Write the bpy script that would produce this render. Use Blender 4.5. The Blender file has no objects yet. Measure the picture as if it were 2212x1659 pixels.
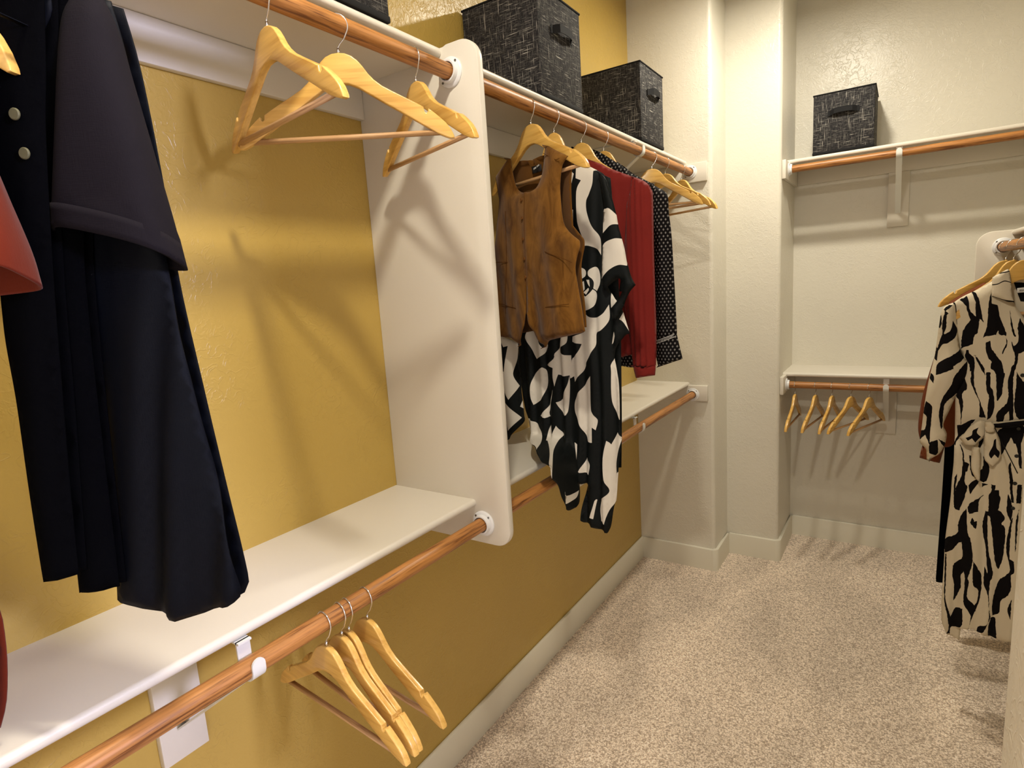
import bpy, bmesh, math, random
import numpy as np
from mathutils import Vector, Matrix
from mathutils.geometry import delaunay_2d_cdt
S = bpy.context.scene
C = S.collection
PI = math.pi
random.seed(7)
# ------------------------------------------------------------------ camera
cam_d = bpy.data.cameras.new('camera'); cam = bpy.data.objects.new('camera', cam_d); C.objects.link(cam)
cam_d.sensor_fit = 'HORIZONTAL'; cam_d.sensor_width = 36.0
cam_d.lens = 1267.78/2212*36.0; cam_d.clip_start = 0.02
yaw, pitch, roll = -0.594307, -0.161321, -0.064102
cy, sy, cp, sp = math.cos(yaw), math.sin(yaw), math.cos(pitch), math.sin(pitch)
fw = Vector((sy*cp, cy*cp, sp)); rt = Vector((cy, -sy, 0)); up = rt.cross(fw)
r2 = rt*math.cos(roll)+up*math.sin(roll); u2 = up*math.cos(roll)-rt*math.sin(roll)
M = Matrix((r2, u2, -fw)).transposed().to_4x4(); M.translation = Vector((1.19954, 0.0, 1.55))
cam.matrix_world = M
S.camera = cam
# ------------------------------------------------------------------ light and exposure
W = bpy.data.worlds.new('world'); S.world = W; W.use_nodes = True
W.node_tree.nodes['Background'].inputs[0].default_value = (1.0, .93, .82, 1)
W.node_tree.nodes['Background'].inputs[1].default_value = .15
def downlight(name, loc, power, col, dia):
    l = bpy.data.lights.new(name, 'AREA'); l.shape = 'DISK'; l.size = dia; l.energy = power; l.color = col
    o = bpy.data.objects.new(name, l); o.location = loc; C.objects.link(o); return o
WARM = (1.0, .92, .765)
LIGHTS = [(.88, 2.60, 2.86), (.88, .42, 2.86)]
downlight('ceiling_bulb', LIGHTS[0], 25, WARM, .11)
downlight('ceiling_bulb', LIGHTS[1], 25, WARM, .11)
# daylight coming in through the opening on the right of the camera
ld = bpy.data.lights.new('daylight', 'AREA'); ld.energy = 80; ld.color = (.64, .66, 1.0); ld.shape = 'RECTANGLE'; ld.size = .35; ld.size_y = .3
lo = bpy.data.objects.new('daylight', ld); lo.location = (3.3, .42, 2.2); C.objects.link(lo)
lo.rotation_euler = (Vector((0, .6, 1.7))-Vector(lo.location)).to_track_quat('-Z', 'Y').to_euler()
# broad fill lamp added behind the camera to even out and lift the lower half
le = bpy.data.lights.new('fill_behind', 'AREA'); le.energy = 22; le.color = (1.0, .93, .80); le.shape = 'RECTANGLE'; le.size = 2.0; le.size_y = 1.5
eo = bpy.data.objects.new('fill_behind', le); eo.location = (1.9, -1.25, 1.1); C.objects.link(eo)
eo.rotation_euler = (Vector((.9, 2.2, .3))-Vector(eo.location)).to_track_quat('-Z', 'Y').to_euler()
S.view_settings.view_transform = 'Standard'; S.view_settings.look = 'None'
S.view_settings.exposure = 0.0; S.view_settings.gamma = 1.0; S.view_settings.use_curve_mapping = False
# ------------------------------------------------------------------ materials
def mat(name, col, rough=.6, spec=.4, metal=0.0, sheen=0.0, coat=0.0):
    m = bpy.data.materials.new(name); m.use_nodes = True
    b = m.node_tree.nodes['Principled BSDF']
    b.inputs['Base Color'].default_value = (*col, 1); b.inputs['Roughness'].default_value = rough
    b.inputs['Specular IOR Level'].default_value = spec; b.inputs['Metallic'].default_value = metal
    if sheen: b.inputs['Sheen Weight'].default_value = sheen; b.inputs['Sheen Roughness'].default_value = .5
    if coat: b.inputs['Coat Weight'].default_value = coat; b.inputs['Coat Roughness'].default_value = .15
    return m
class NT:
    def __init__(s, m): s.t = m.node_tree; s.b = s.t.nodes['Principled BSDF']
    def n(s, kind, **kw):
        x = s.t.nodes.new(kind)
        for k, v in kw.items():
            if k.startswith('i_'):
                x.inputs[int(k[2:]) if k[2:].isdigit() else k[2:]].default_value = v
            else: setattr(x, k, v)
        return x
    def l(s, a, b): s.t.links.new(a, b)
    def coord(s, scale=(1, 1, 1), rot=(0, 0, 0), kind='Object'):
        tc = s.n('ShaderNodeTexCoord'); mp = s.n('ShaderNodeMapping'); mp.inputs['Scale'].default_value = scale; mp.inputs['Rotation'].default_value = rot
        s.l(tc.outputs[kind], mp.inputs[0]); return mp.outputs[0]
    def noise(s, vec, scale, detail=3, rough=.5, dist=0):
        x = s.n('ShaderNodeTexNoise'); x.inputs['Scale'].default_value = scale; x.inputs['Detail'].default_value = detail
        x.inputs['Roughness'].default_value = rough; x.inputs['Distortion'].default_value = dist
        s.l(vec, x.inputs['Vector']); return x.outputs['Fac']
    def ramp(s, fac, stops):
        x = s.n('ShaderNodeValToRGB'); e = x.color_ramp.elements
        while len(e) < len(stops): e.new(.5)
        for q, (p, c) in zip(e, stops): q.position = p; q.color = (*c, 1) if len(c) == 3 else c
        s.l(fac, x.inputs[0]); return x.outputs[0]
    def mr(s, fac, a, b, c, d):
        x = s.n('ShaderNodeMapRange'); 
        for i, v in zip((1, 2, 3, 4), (a, b, c, d)): x.inputs[i].default_value = v
        s.l(fac, x.inputs[0]); return x.outputs[0]
    def math(s, op, a, b=0.0, c=None):
        x = s.n('ShaderNodeMath', operation=op)
        for i, v in enumerate((a, b, c)):
            if v is None: continue
            if isinstance(v, (int, float)): x.inputs[i].default_value = v
            else: s.l(v, x.inputs[i])
        return x.outputs[0]
    def mix(s, fac, a, b):
        x = s.n('ShaderNodeMix', data_type='RGBA')
        for i, v in ((0, fac), (6, a), (7, b)):
            if isinstance(v, (int, float)): x.inputs[i].default_value = v
            elif isinstance(v, tuple): x.inputs[i].default_value = (*v, 1)
            else: s.l(v, x.inputs[i])
        return x.outputs[2]
    def bump(s, h, dist=.001, strength=1.0):
        x = s.n('ShaderNodeBump'); x.inputs['Distance'].default_value = dist; x.inputs['Strength'].default_value = strength
        s.l(h, x.inputs['Height']); s.l(x.outputs[0], s.b.inputs['Normal'])
    def color(s, c): s.l(c, s.b.inputs['Base Color'])
def wall_paint(name, col, rough=.42):
    m = mat(name, col, rough, .45); n = NT(m); v = n.coord()
    # skip-trowel / orange peel texture: broken ridges over fine stipple
    w = n.noise(v, 34, 2, .5, .9); r = n.math('ABSOLUTE', n.math('SUBTRACT', w, .5)); ridge = n.mr(r, .0, .045, 1, 0)
    patch = n.mr(n.noise(v, 6, 2), .35, .62, .1, .8); ridge = n.math('MULTIPLY', ridge, patch)
    fine = n.noise(v, 130, 2); h = n.math('ADD', n.math('MULTIPLY', ridge, .42), n.math('MULTIPLY', fine, .35))
    big = n.noise(v, 40, 2); h = n.math('ADD', h, n.math('MULTIPLY', big, .5))
    n.bump(h, .0022, .7)
    n.color(n.mix(n.mr(n.noise(v, 2.5, 3), .3, .7, 0, 1), tuple(c*.97 for c in col), tuple(min(1, c*1.03) for c in col)))
    return m
def trim_paint(name, col, rough=.38):
    m = mat(name, col, rough, .45); n = NT(m); v = n.coord(); n.bump(n.noise(v, 160, 2), .0003, .4)
    n.color(n.mix(n.noise(v, 5, 3), tuple(c*.96 for c in col), col)); return m
def wood(name, dark, light, axis, grain=1.0, rough=.38, coat=0.0):
    m = mat(name, light, rough, .45, coat=coat); n = NT(m)
    sc = [42*grain]*3; sc[axis] = 2.2*grain
    v = n.coord(tuple(sc)); g = n.noise(v, 1.6, 5, .62, .8)
    sc2 = [160*grain]*3; sc2[axis] = 5*grain
    f = n.noise(n.coord(tuple(sc2)), 1.5, 3, .6)
    mixf = n.math('ADD', n.math('MULTIPLY', g, .62), n.math('MULTIPLY', f, .42))
    n.color(n.ramp(mixf, [(.42, dark), (.49, tuple((a+2*b)/3 for a, b in zip(dark, light))), (.56, light), (.72, tuple(min(1, c*1.25) for c in light))]))
    n.bump(mixf, .0006, .35); return m
def fabric(name, col, rough=.85, weave=900, amt=.0003, sheen=.15, var=.08, spec=.2):
    m = mat(name, col, rough, spec, sheen=sheen); n = NT(m)
    a = n.noise(n.coord((weave, weave, 40)), 1, 1); b = n.noise(n.coord((40, weave, weave)), 1, 1)
    h = n.math('ADD', a, b); n.bump(h, amt, .5)
    n.color(n.mix(n.noise(n.coord(), 9, 3), tuple(c*(1-var) for c in col), tuple(min(1, c*(1+var)) for c in col))); return m
CREAM = wall_paint('cream wall paint', (.69, .655, .56), .33)
GOLD = wall_paint('ochre wall paint', (.49, .33, .076), .33)
CEIL = wall_paint('ceiling paint', (.80, .78, .70), .7)
WHITE = trim_paint('off-white shelf paint', (.70, .655, .565))
BASEB = trim_paint('baseboard paint', (.72, .685, .57))
PLASTIC = mat('white plastic', (.74, .74, .74), .3, .5)
METALW = mat('white enamelled steel', (.72, .72, .68), .32, .5)
CHROME = mat('chromed wire', (.78, .78, .78), .18, .5, 1.0)
SCREW = mat('screw steel', (.25, .24, .22), .35, .5, 1.0)
OAKY = wood('oak closet rod along y', (.13, .040, .008), (.43, .185, .048), 1, 1.0, .42)
OAKX = wood('oak closet rod along x', (.13, .040, .008), (.43, .185, .048), 0, 1.0, .42)
MAPLE = wood('varnished hanger wood', (.56, .30, .06), (.70, .42, .105), 0, .5, .30, .25)
DOWEL = wood('hanger dowel wood', (.33, .17, .07), (.55, .33, .15), 0, 1.0, .5)
BLACKT = fabric('black webbing', (.008, .008, .009), .75, 1200, .0003, .0)
def carpet():
    m = mat('beige loop carpet', (.45, .37, .30), .95, .15, sheen=.25); n = NT(m); v = n.coord()
    lo_ = n.n('ShaderNodeTexVoronoi'); lo_.inputs['Scale'].default_value = 165; lo_.inputs['Randomness'].default_value = .85
    wv = n.coord((1, 1, 1)); dn = n.n('ShaderNodeTexNoise'); dn.inputs['Scale'].default_value = 70; n.l(wv, dn.inputs['Vector'])
    vm = n.n('ShaderNodeVectorMath', operation='MULTIPLY_ADD'); n.l(dn.outputs['Color'], vm.inputs[0]); vm.inputs[1].default_value = (.012, .012, .0); n.l(v, vm.inputs[2])
    n.l(vm.outputs[0], lo_.inputs['Vector']); d = lo_.outputs['Distance']
    worm = n.noise(v, 105, 2, .6, 1.4)
    h = n.math('ADD', n.math('MULTIPLY', d, -1.2), n.math('MULTIPLY', worm, 1.1))
    n.bump(h, .005, .65)
    pile = n.ramp(n.math('ADD', n.math('MULTIPLY', d, -.55), n.math('ADD', worm, .18)), [(.22, (.34, .265, .20)), (.42, (.62, .51, .40)), (.58, (.80, .68, .56)), (.8, (.92, .82, .70))])
    ribs = n.n('ShaderNodeTexWave'); ribs.bands_direction = 'X'; ribs.inputs['Scale'].default_value = 46; ribs.inputs['Distortion'].default_value = 5; ribs.inputs['Detail'].default_value = 2; ribs.inputs['Detail Scale'].default_value = 1.4
    n.l(v, ribs.inputs['Vector'])
    streak = n.mr(n.noise(n.coord((2.4, .55, 1), (0, 0, .35)), 2.2, 2, .5, .4), .50, .58, 0, .10)
    brush = n.mr(n.noise(n.coord((1.0, .55, 1)), 2.6, 3, .55, .6), .36, .64, 1.05, 1.35)
    hs = n.n('ShaderNodeHueSaturation'); n.l(pile, hs.inputs['Color']); n.l(n.math('ADD', n.math('ADD', brush, streak), n.math('MULTIPLY', ribs.outputs['Fac'], .07)), hs.inputs['Value'])
    n.color(hs.outputs[0]); return m
CARPET = carpet()
def bin_fabric():
    m = mat('black slub woven fabric', (.02, .02, .022), .85, .25); n = NT(m)
    def threads(sc, thr, seed, dist=.0):
        mp = n.coord(sc); off = n.n('ShaderNodeVectorMath', operation='ADD'); n.l(mp, off.inputs[0]); off.inputs[1].default_value = (seed, seed*2.3, seed*.7)
        return n.mr(n.noise(off.outputs[0], 1, 2, .65, dist), thr, thr+.10, 0, 1)
    h1 = threads((15, 15, 420), .615, 3, .3); v1 = threads((420, 420, 15), .63, 11, .3)
    h2 = threads((40, 40, 700), .56, 31); v2 = threads((700, 700, 40), .57, 47)
    t = n.math('MAXIMUM', h1, v1); t2 = n.math('MULTIPLY', n.math('MAXIMUM', h2, v2), .20)
    t = n.math('MAXIMUM', t, t2)
    n.color(n.mix(t, (.012, .011, .013), (.50, .48, .43))); n.bump(t, .0006, .5); return m
BINF = bin_fabric()
# ------------------------------------------------------------------ helpers
def link_mesh(name, me, m, parent=None, smooth=None):
    o = bpy.data.objects.new(name, me); C.objects.link(o)
    for x in (m if isinstance(m, (list, tuple)) else [m]): me.materials.append(x)
    if parent: o.parent = parent
    if smooth is not None:
        me.shade_smooth()
        if smooth < 180: me.set_sharp_from_angle(angle=math.radians(smooth))
    return o
def obj(name, bm, m, parent=None, smooth=35):
    me = bpy.data.meshes.new(name); bmesh.ops.recalc_face_normals(bm, faces=bm.faces[:]); bm.to_mesh(me); bm.free()
    return link_mesh(name, me, m, parent, smooth)
def box(bm, x0, x1, y0, y1, z0, z1):
    r = bmesh.ops.create_cube(bm, size=1)
    for v in r['verts']: v.co = Vector(((x0+x1)/2+v.co.x*(x1-x0), (y0+y1)/2+v.co.y*(y1-y0), (z0+z1)/2+v.co.z*(z1-z0)))
    return r['verts']
def bevel(bm, w, seg=2, test=None):
    bm.edges.ensure_lookup_table()
    es = [e for e in bm.edges if (test is None or test(e))]
    bmesh.ops.bevel(bm, geom=es, offset=w, segments=seg, affect='EDGES', profile=.5)
def bbox(name, dims, m, parent=None, bev=.002, seg=2, test=None):
    bm = bmesh.new(); box(bm, *dims)
    if bev: bevel(bm, bev, seg, test)
    return obj(name, bm, m, parent)
def prism(bm, pts, axis, a, b):
    """extrude 2-D polygon pts between a and b along axis"""
    def mk(p, t):
        q = list(p); q.insert(axis, t); return bm.verts.new(q)
    A = [mk(p, a) for p in pts]; B = [mk(p, b) for p in pts]; n = len(pts)
    bm.faces.new(A); bm.faces.new(B[::-1])
    for i in range(n): bm.faces.new((A[i], B[i], B[(i+1) % n], A[(i+1) % n]))
def tube_path(bm, pts, r, seg=8, closed=False):
    pts = [Vector(p) for p in pts]; rings = []
    t0 = (pts[1]-pts[0]).normalized(); nrm = t0.orthogonal().normalized()
    for i, p in enumerate(pts):
        t = (pts[min(i+1, len(pts)-1)]-pts[max(i-1, 0)]).normalized()
        nrm = (nrm-t*nrm.dot(t)).normalized(); b = t.cross(nrm)
        rings.append([bm.verts.new(p+(nrm*math.cos(2*PI*k/seg)+b*math.sin(2*PI*k/seg))*r) for k in range(seg)])
    for a, b in zip(rings, rings[1:]):
        for k in range(seg): bm.faces.new((a[k], a[(k+1) % seg], b[(k+1) % seg], b[k]))
    bm.faces.new(rings[0][::-1]); bm.faces.new(rings[-1])
def cyl(bm, p0, p1, r, seg=24): tube_path(bm, [p0, p1], r, seg)
def thing(name, label, cat, loc=(0, 0, 0), rz=0, group=None):
    o = bpy.data.objects.new(name, None); o.empty_display_size = .05; C.objects.link(o); o.location = loc; o.rotation_euler = (0, 0, rz)
    o['label'] = label; o['category'] = cat
    if group: o['group'] = group
    return o
def tag(o, label, cat, group=None):
    o['label'] = label; o['category'] = cat
    if group: o['group'] = group
    return o
def struct(o, label=None):
    o['kind'] = 'structure'
    if label: o['label'] = label
    return o
def arc(cx, cy, r, a0, a1, n=8): return [(cx+r*math.cos(math.radians(a0+(a1-a0)*i/n)), cy+r*math.sin(math.radians(a0+(a1-a0)*i/n))) for i in range(n+1)]
# ------------------------------------------------------------------ room
XR, YB, YP, YA, X1, X2, H = 1.806, 2.989, 3.244, 3.649, .409, .673, 2.93
vert_edge = lambda x, y: (lambda e: all(abs(v.co.x-x) < 1e-4 and abs(v.co.y-y) < 1e-4 for v in e.verts))
struct(bbox('floor', (-.1, 3.6, -1.3, 3.75, -.05, 0), CARPET, bev=0), 'beige loop-pile carpet with brushed footmarks')
struct(bbox('ceiling', (-.1, 3.6, -1.3, 3.75, H, H+.05), CEIL, bev=0))
struct(bbox('wall_left', (-.1, 0, -1.3, YB, 0, H), GOLD, bev=0), 'ochre yellow textured wall')
bm = bmesh.new(); box(bm, -.1, X1, YB, 3.80, 0, H); bevel(bm, .02, 5, vert_edge(X1, YB)); struct(obj('wall_back', bm, CREAM), 'cream textured wall with rounded corner')
bm = bmesh.new(); box(bm, X1, X2, YP, 3.80, 0, H); bevel(bm, .02, 5, vert_edge(X2, YP)); struct(obj('wall_pier', bm, CREAM), 'cream stepped-back wall pier with rounded corner')
struct(bbox('wall_alcove', (X2, 1.95, YA, 3.80, 0, H), CREAM, bev=0), 'cream wall at the back of the alcove')
struct(bbox('wall_right', (XR, 1.93, .73, YA, 0, H), CREAM, bev=0))
bm = bmesh.new(); box(bm, 1.30, 1.93, .61, .73, 0, H); bevel(bm, .02, 5, lambda e: vert_edge(1.30, .61)(e) or vert_edge(1.30, .73)(e)); struct(obj('wall_entry', bm, CREAM), 'rounded cream wall end beside the entry')
struct(bbox('wall_front', (-.1, 3.6, -1.4, -1.3, 0, H), CREAM, bev=0))
struct(bbox('wall_hall', (3.5, 3.6, -1.3, .61, 0, H), CREAM, bev=0))
struct(bbox('wall_hall_back', (1.93, 3.6, .61, .73, 0, H), CREAM, bev=0))
# baseboards: board with a rounded top edge
BH, BT = .118, .014
def baseboard(name, runs):
    bm = bmesh.new()
    for (x0, x1, y0, y1) in runs: box(bm, x0, x1, y0, y1, 0, BH)
    bevel(bm, .005, 3, lambda e: all(v.co.z > BH-1e-4 for v in e.verts))
    return struct(obj(name, bm, BASEB))
baseboard('baseboard_left', [(0, BT, -1.3, YB)])
def corner_board(name, x, y, xl, ye):
    """front run from xl to the rounded corner at (x, y), then back to ye"""
    t = BT; r = .026
    pts = [(xl, y-t)] + arc(x+t-r, y-t+r, r, -90, 0, 6) + [(x+t, ye)] + [(x, ye)] + arc(x-.012, y+.012, .012, 0, -90, 4) + [(xl, y)]
    bm = bmesh.new(); prism(bm, pts, 2, 0, BH); bevel(bm, .004, 2, lambda e: all(v.co.z > BH-1e-4 for v in e.verts))
    o = struct(obj(name, bm, BASEB))
    # the separate rounded corner piece that caps the turn, a hair proud of the boards
    bm = bmesh.new(); q = arc(x+t-r, y-t+r, r+.0015, -90, 0, 8); qi = arc(x-.012, y+.012, .010, 0, -90, 4)
    prism(bm, q+qi, 2, 0, BH+.0015); bevel(bm, .003, 2, lambda e: all(v.co.z > BH for v in e.verts))
    obj('corner_piece', bm, BASEB, o); return o
corner_board('baseboard_back', X1, YB, BT, YP-BT)
corner_board('baseboard_pier', X2, YP, X1+BT, YA-BT)
baseboard('baseboard_alcove', [(X2+BT, XR-BT, YA-BT, YA)])
baseboard('baseboard_right', [(XR-BT, XR, .73, YA)])
# ------------------------------------------------------------------ shelves, cleats, dividers
ZS, ZU, DS, YD = 1.014, 2.108, .286, 1.148
def shelf(name, dims, label, front, group=None):
    bm = bmesh.new(); box(bm, *dims)
    ax, val = front
    bevel(bm, .0085, 4, lambda e: all(abs(v.co[ax]-val) < 1e-4 for v in e.verts) and abs(e.verts[0].co.z-e.verts[1].co.z) < 1e-4)
    return tag(obj(name, bm, WHITE), label, 'shelf', group)
TH = .0195
shelf('closet_shelf', (0, DS, -1.2, YD, ZU-TH, ZU), 'white upper shelf over the bare hangers, left of the divider', (0, DS))
shelf('closet_shelf', (0, DS, YD+.02, YB, ZU-TH, ZU), 'white upper shelf carrying two black fabric bins above the clothes', (0, DS))
shelf('closet_shelf', (0, DS, -1.2, YD, ZS-TH, ZS), 'long white lower shelf in the left foreground, bluish front edge', (0, DS))
shelf('closet_shelf', (0, DS, YD+.02, YB, ZS-TH, ZS), 'white lower shelf behind the black and white dress', (0, DS))
shelf('closet_shelf', (X2, XR, 3.35, YA, 2.075, 2.095), 'white high alcove shelf holding one fabric bin', (1, 3.35))
shelf('closet_shelf', (X2, XR, 3.35, YA, .998, 1.018), 'white low alcove shelf over five hangers', (1, 3.35))
shelf('closet_shelf', (1.52, XR, .73, 2.90, 1.628, 1.647), 'white shelf above the rod on the right wall', (0, 1.52))
def flange(parent, c, axis, sgn, r=.0195):
    """screwed rod socket: base disc, raised cup and two screws, facing sgn along axis"""
    bm = bmesh.new()
    def P(a, rad, ang):
        q = [0, 0, 0]; o1, o2 = [i for i in range(3) if i != axis]
        q[axis] = c[axis]+sgn*a; q[o1] = c[o1]+rad*math.cos(ang); q[o2] = c[o2]+rad*math.sin(ang); return q
    prof = [(0, .0335), (.003, .0335), (.0055, .031), (.0060, r+.0065), (.016, r+.0045), (.016, r+.001), (.002, r+.001)]
    rings = [[bm.verts.new(P(a, rad, 2*PI*k/40)) for k in range(40)] for a, rad in prof]
    for A, B in zip(rings, rings[1:]):
        for k in range(40): bm.faces.new((A[k], A[(k+1) % 40], B[(k+1) % 40], B[k]))
    bm.faces.new(rings[0][::-1]); bm.faces.new(rings[-1])
    f = obj('rod_socket', bm, PLASTIC, parent, 40)
    for ang in (PI/4, PI*5/4, PI*3/4):
        b2 = bmesh.new(); p0 = P(.0045, .0285, ang); p1 = P(.0068, .0285, ang); cyl(b2, p0, p1, .0028, 10); obj('screw', b2, SCREW, f, 40)
def cleat(label, dims, flanges=(), bev=.003):
    o = bbox('cleat_board', dims, WHITE, bev=bev); tag(o, label, 'trim board')
    for a in flanges: flange(o, *a)
    return o
RLX, RLZ, RUX, RUZ = .3076, .9526, .3088, 2.048
cleat('cream rail board under the upper shelf, left of the divider', (0, .018, -1.2, YD, 2.0025, ZU-TH))
cleat('cream rail board under the upper shelf behind the hanging clothes', (0, .018, YD+.02, YB, 2.0025, ZU-TH))
cleat('cream rail board under the lower shelf, left foreground', (0, .018, -1.2, YD, .92, ZS-TH))
cleat('cream rail board under the lower shelf beyond the divider', (0, .018, YD+.02, YB, .92, ZS-TH))
cleat('cream end block with the socket of the clothes rod, upper back wall', (0.018, .388, YB-.018, YB, 2.0, ZU-TH), [((RUX, YB-.018, RUZ), 1, -1)])
cleat('cream end block with the socket of the low rod, lower back wall', (0.018, .381, YB-.018, YB, .92, ZS-TH+.006), [((RLX, YB-.018, RLZ), 1, -1)])
cleat('cream rail board under the high alcove shelf', (X2+.018, XR, YA-.018, YA, 2.0, 2.075))
cleat('cream rail board under the low alcove shelf', (X2+.018, XR, YA-.018, YA, .918, .998))
cleat('cream end block with rod socket, high on the alcove side wall', (X2, X2+.018, 3.255, YA, 1.995, 2.085), [((X2+.018, 3.345, 2.0472), 0, 1)])
cleat('cream end block with rod socket, low on the alcove side wall', (X2, X2+.018, 3.255, YA, .915, 1.008), [((X2+.018, 3.345, .9556), 0, 1)])
def panel(name, label, pts, y0, y1, sockets):
    bm = bmesh.new(); prism(bm, pts, 1, y0, y1); bmesh.ops.recalc_face_normals(bm, faces=bm.faces[:])
    bevel(bm, .004, 2, lambda e: abs(e.verts[0].co.y-e.verts[1].co.y) < 1e-5)
    o = tag(obj(name, bm, WHITE), label, 'panel')
    for s_ in sockets: flange(o, *s_)
    return o
zt, zb, xf = 2.112, .896, .388
pts = [(0, zb)] + arc(xf-.045, zb+.045, .045, -90, 0, 8) + arc(xf-.05, zt-.05, .05, 0, 90, 8) + [(.30, zt), (.29, ZU+.001), (0, ZU+.001)]
panel('divider_panel', 'tall white divider panel with rounded corners between the two hanging bays', pts, YD, YD+.02,
      [((RUX, YD, RUZ), 1, -1), ((RLX, YD, RLZ), 1, -1), ((RUX, YD+.02, RUZ), 1, 1), ((RLX, YD+.02, RLZ), 1, 1)])
RX, RZ = 1.498, 1.587
xl = 1.418
pts = [(XR, .9), (xl, .9)] + arc(xl+.05, 1.647-.05, .05, 180, 95, 8) + [(XR, 1.650)]
panel('end_panel', 'white end panel with one rounded top corner at the right wall rod', pts[::-1], 2.90, 2.92, [((RX, 2.90, RZ), 1, -1)])
# ------------------------------------------------------------------ rods
def rod(label, p0, p1, m, r=.0175):
    p0, p1 = Vector(p0), Vector(p1); mid = (p0+p1)/2
    bm = bmesh.new(); cyl(bm, p0-mid, p1-mid, r, 32)
    o = obj('closet_rod', bm, m, None, 40); o.location = mid; return tag(o, label, 'rod')
rod('oak rod over the divider panel side with three bare hangers, top left', (RUX, -1.2, RUZ), (RUX, YD-.003, RUZ), OAKY)
rod('oak rod carrying the vest, dress and blouses, top centre', (RUX, YD+.023, RUZ), (RUX, YB-.021, RUZ), OAKY)
rod('oak rod in the left foreground with four low bare hangers', (RLX, -1.2, RLZ), (RLX, YD-.003, RLZ), OAKY)
rod('oak rod crossing behind the black and white dress, low centre', (RLX, YD+.023, RLZ), (RLX, YB-.021, RLZ), OAKY)
rod('oak rod under the high alcove shelf', (X2+.021, 3.345, 2.0472), (XR, 3.345, 2.0472), OAKX)
rod('oak rod under the low alcove shelf with five bare hangers', (X2+.021, 3.345, .9556), (XR, 3.345, .9556), OAKX)
rod('dark oak rod near the right wall above the zebra dress', (RX, .73, RZ), (RX, 2.897, RZ), OAKY)
# ------------------------------------------------------------------ brackets (local frame: wall plane x=0, out = +x, rod at x=rx)
def bracket(label, loc, rz, rx, zshelf, zrod, plate_drop, w=.024, board=None, brace_drop=.27):
    """zshelf: underside of the shelf; all z relative to loc"""
    t = thing('shelf_bracket', label, 'bracket', loc, rz)
    b0 = .018
    bm = bmesh.new(); box(bm, 0, b0, -.045, .045, -plate_drop, (zshelf if board is None else board)); bevel(bm, .002, 2); obj('backing_board', bm, WHITE, t)
    T = .0035
    bm = bmesh.new(); box(bm, b0, rx-.012, -w/2, w/2, zshelf-T, zshelf); obj('arm', bm, METALW, t)
    bm = bmesh.new(); box(bm, b0, b0+T, -w/2, w/2, zshelf-.04, zshelf-T); obj('wall_tab', bm, METALW, t)
    R0 = .0178
    # diagonal brace from under the rod back down to the board, with rounded foot
    bm = bmesh.new(); top = Vector((rx-.004, 0, zrod-R0-T*.7)); bot = Vector((b0+.004, 0, zshelf-brace_drop))
    d = (bot-top).normalized(); nn = Vector((d.z, 0, -d.x)); L = (bot-top).length
    def ribbon(pts3):
        A = [bm.verts.new(p+nn*T/2) for p in pts3]; B = [bm.verts.new(p-nn*T/2) for p in pts3]; k = len(A)
        bm.faces.new(A); bm.faces.new(B[::-1])
        for i in range(k): bm.faces.new((A[i], B[i], B[(i+1) % k], A[(i+1) % k]))
    prof = [(0, -w/2), (L, -w/2)] + [(L+w/2*math.sin(a), -w/2*math.cos(a)) for a in [PI*j/8 for j in range(1, 8)]] + [(L, w/2), (0, w/2)]
    ribbon([top+d*a+Vector((0, b, 0)) for a, b in prof]); obj('brace', bm, METALW, t)
    # hook strap: drops from the arm behind the rod, cups it and rises up the room side
    bm = bmesh.new(); ths = [math.radians(180+j*12) for j in range(0, 16)]
    inn = [(rx-R0, zshelf)]+[(rx+R0*math.cos(a), zrod+R0*math.sin(a)) for a in ths]; out = [(rx-R0-T, zshelf)]+[(rx+(R0+T)*math.cos(a), zrod+(R0+T)*math.sin(a)) for a in ths]
    inn.append((rx+R0, zrod+.008)); out.append((rx+R0+T, zrod+.008))
    rows_ = []
    for (xi, zi), (xo, zo) in zip(inn, out): rows_.append([bm.verts.new((xi, -w/2, zi)), bm.verts.new((xo, -w/2, zo)), bm.verts.new((xo, w/2, zo)), bm.verts.new((xi, w/2, zi))])
    for k_ in range(1, 5):   # rounded top of the lip
        an = PI/2*k_/4.3; ww = w/2*math.cos(an); zz = zrod+.008+w/2*math.sin(an)
        rows_.append([bm.verts.new((rx+R0, -ww, zz)), bm.verts.new((rx+R0+T, -ww, zz)), bm.verts.new((rx+R0+T, ww, zz)), bm.verts.new((rx+R0, ww, zz))])
    for A, B in zip(rows_, rows_[1:]):
        for k_ in range(4): bm.faces.new((A[k_], A[(k_+1) % 4], B[(k_+1) % 4], B[k_]))
    bm.faces.new(rows_[0][::-1]); bm.faces.new(rows_[-1]); obj('hook', bm, METALW, t)
    for zz in (zshelf-brace_drop+.006,):
        bm = bmesh.new(); p = Vector((b0+.004, 0, zz)); cyl(bm, p, p+Vector((.006, 0, 0)), .004, 12); obj('screw', bm, SCREW, t)
    return t
bracket('white bracket on a cream board, low left foreground', (0, .487, 0), 0, RLX, ZS-TH, RLZ, -.655, board=.92)
bracket('white bracket hooking the low rod beyond the black and white dress', (0, 2.235, 0), 0, RLX, ZS-TH, RLZ, -.655, board=.92)
bracket('white bracket hooking the clothes rod between the blouses and bare hangers', (0, 2.31, 0), 0, RUX, ZU-TH, RUZ, -1.74, board=2.0025)
bracket('white bracket under the high alcove shelf', (1.152, YA, 0), -PI/2, YA-3.345, 2.075, 2.0472, -1.735, board=2.0)
bracket('white bracket beside the five hangers under the low alcove shelf', (1.137, YA, 0), -PI/2, YA-3.345, .998, .9556, -.657, board=.918)
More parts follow.
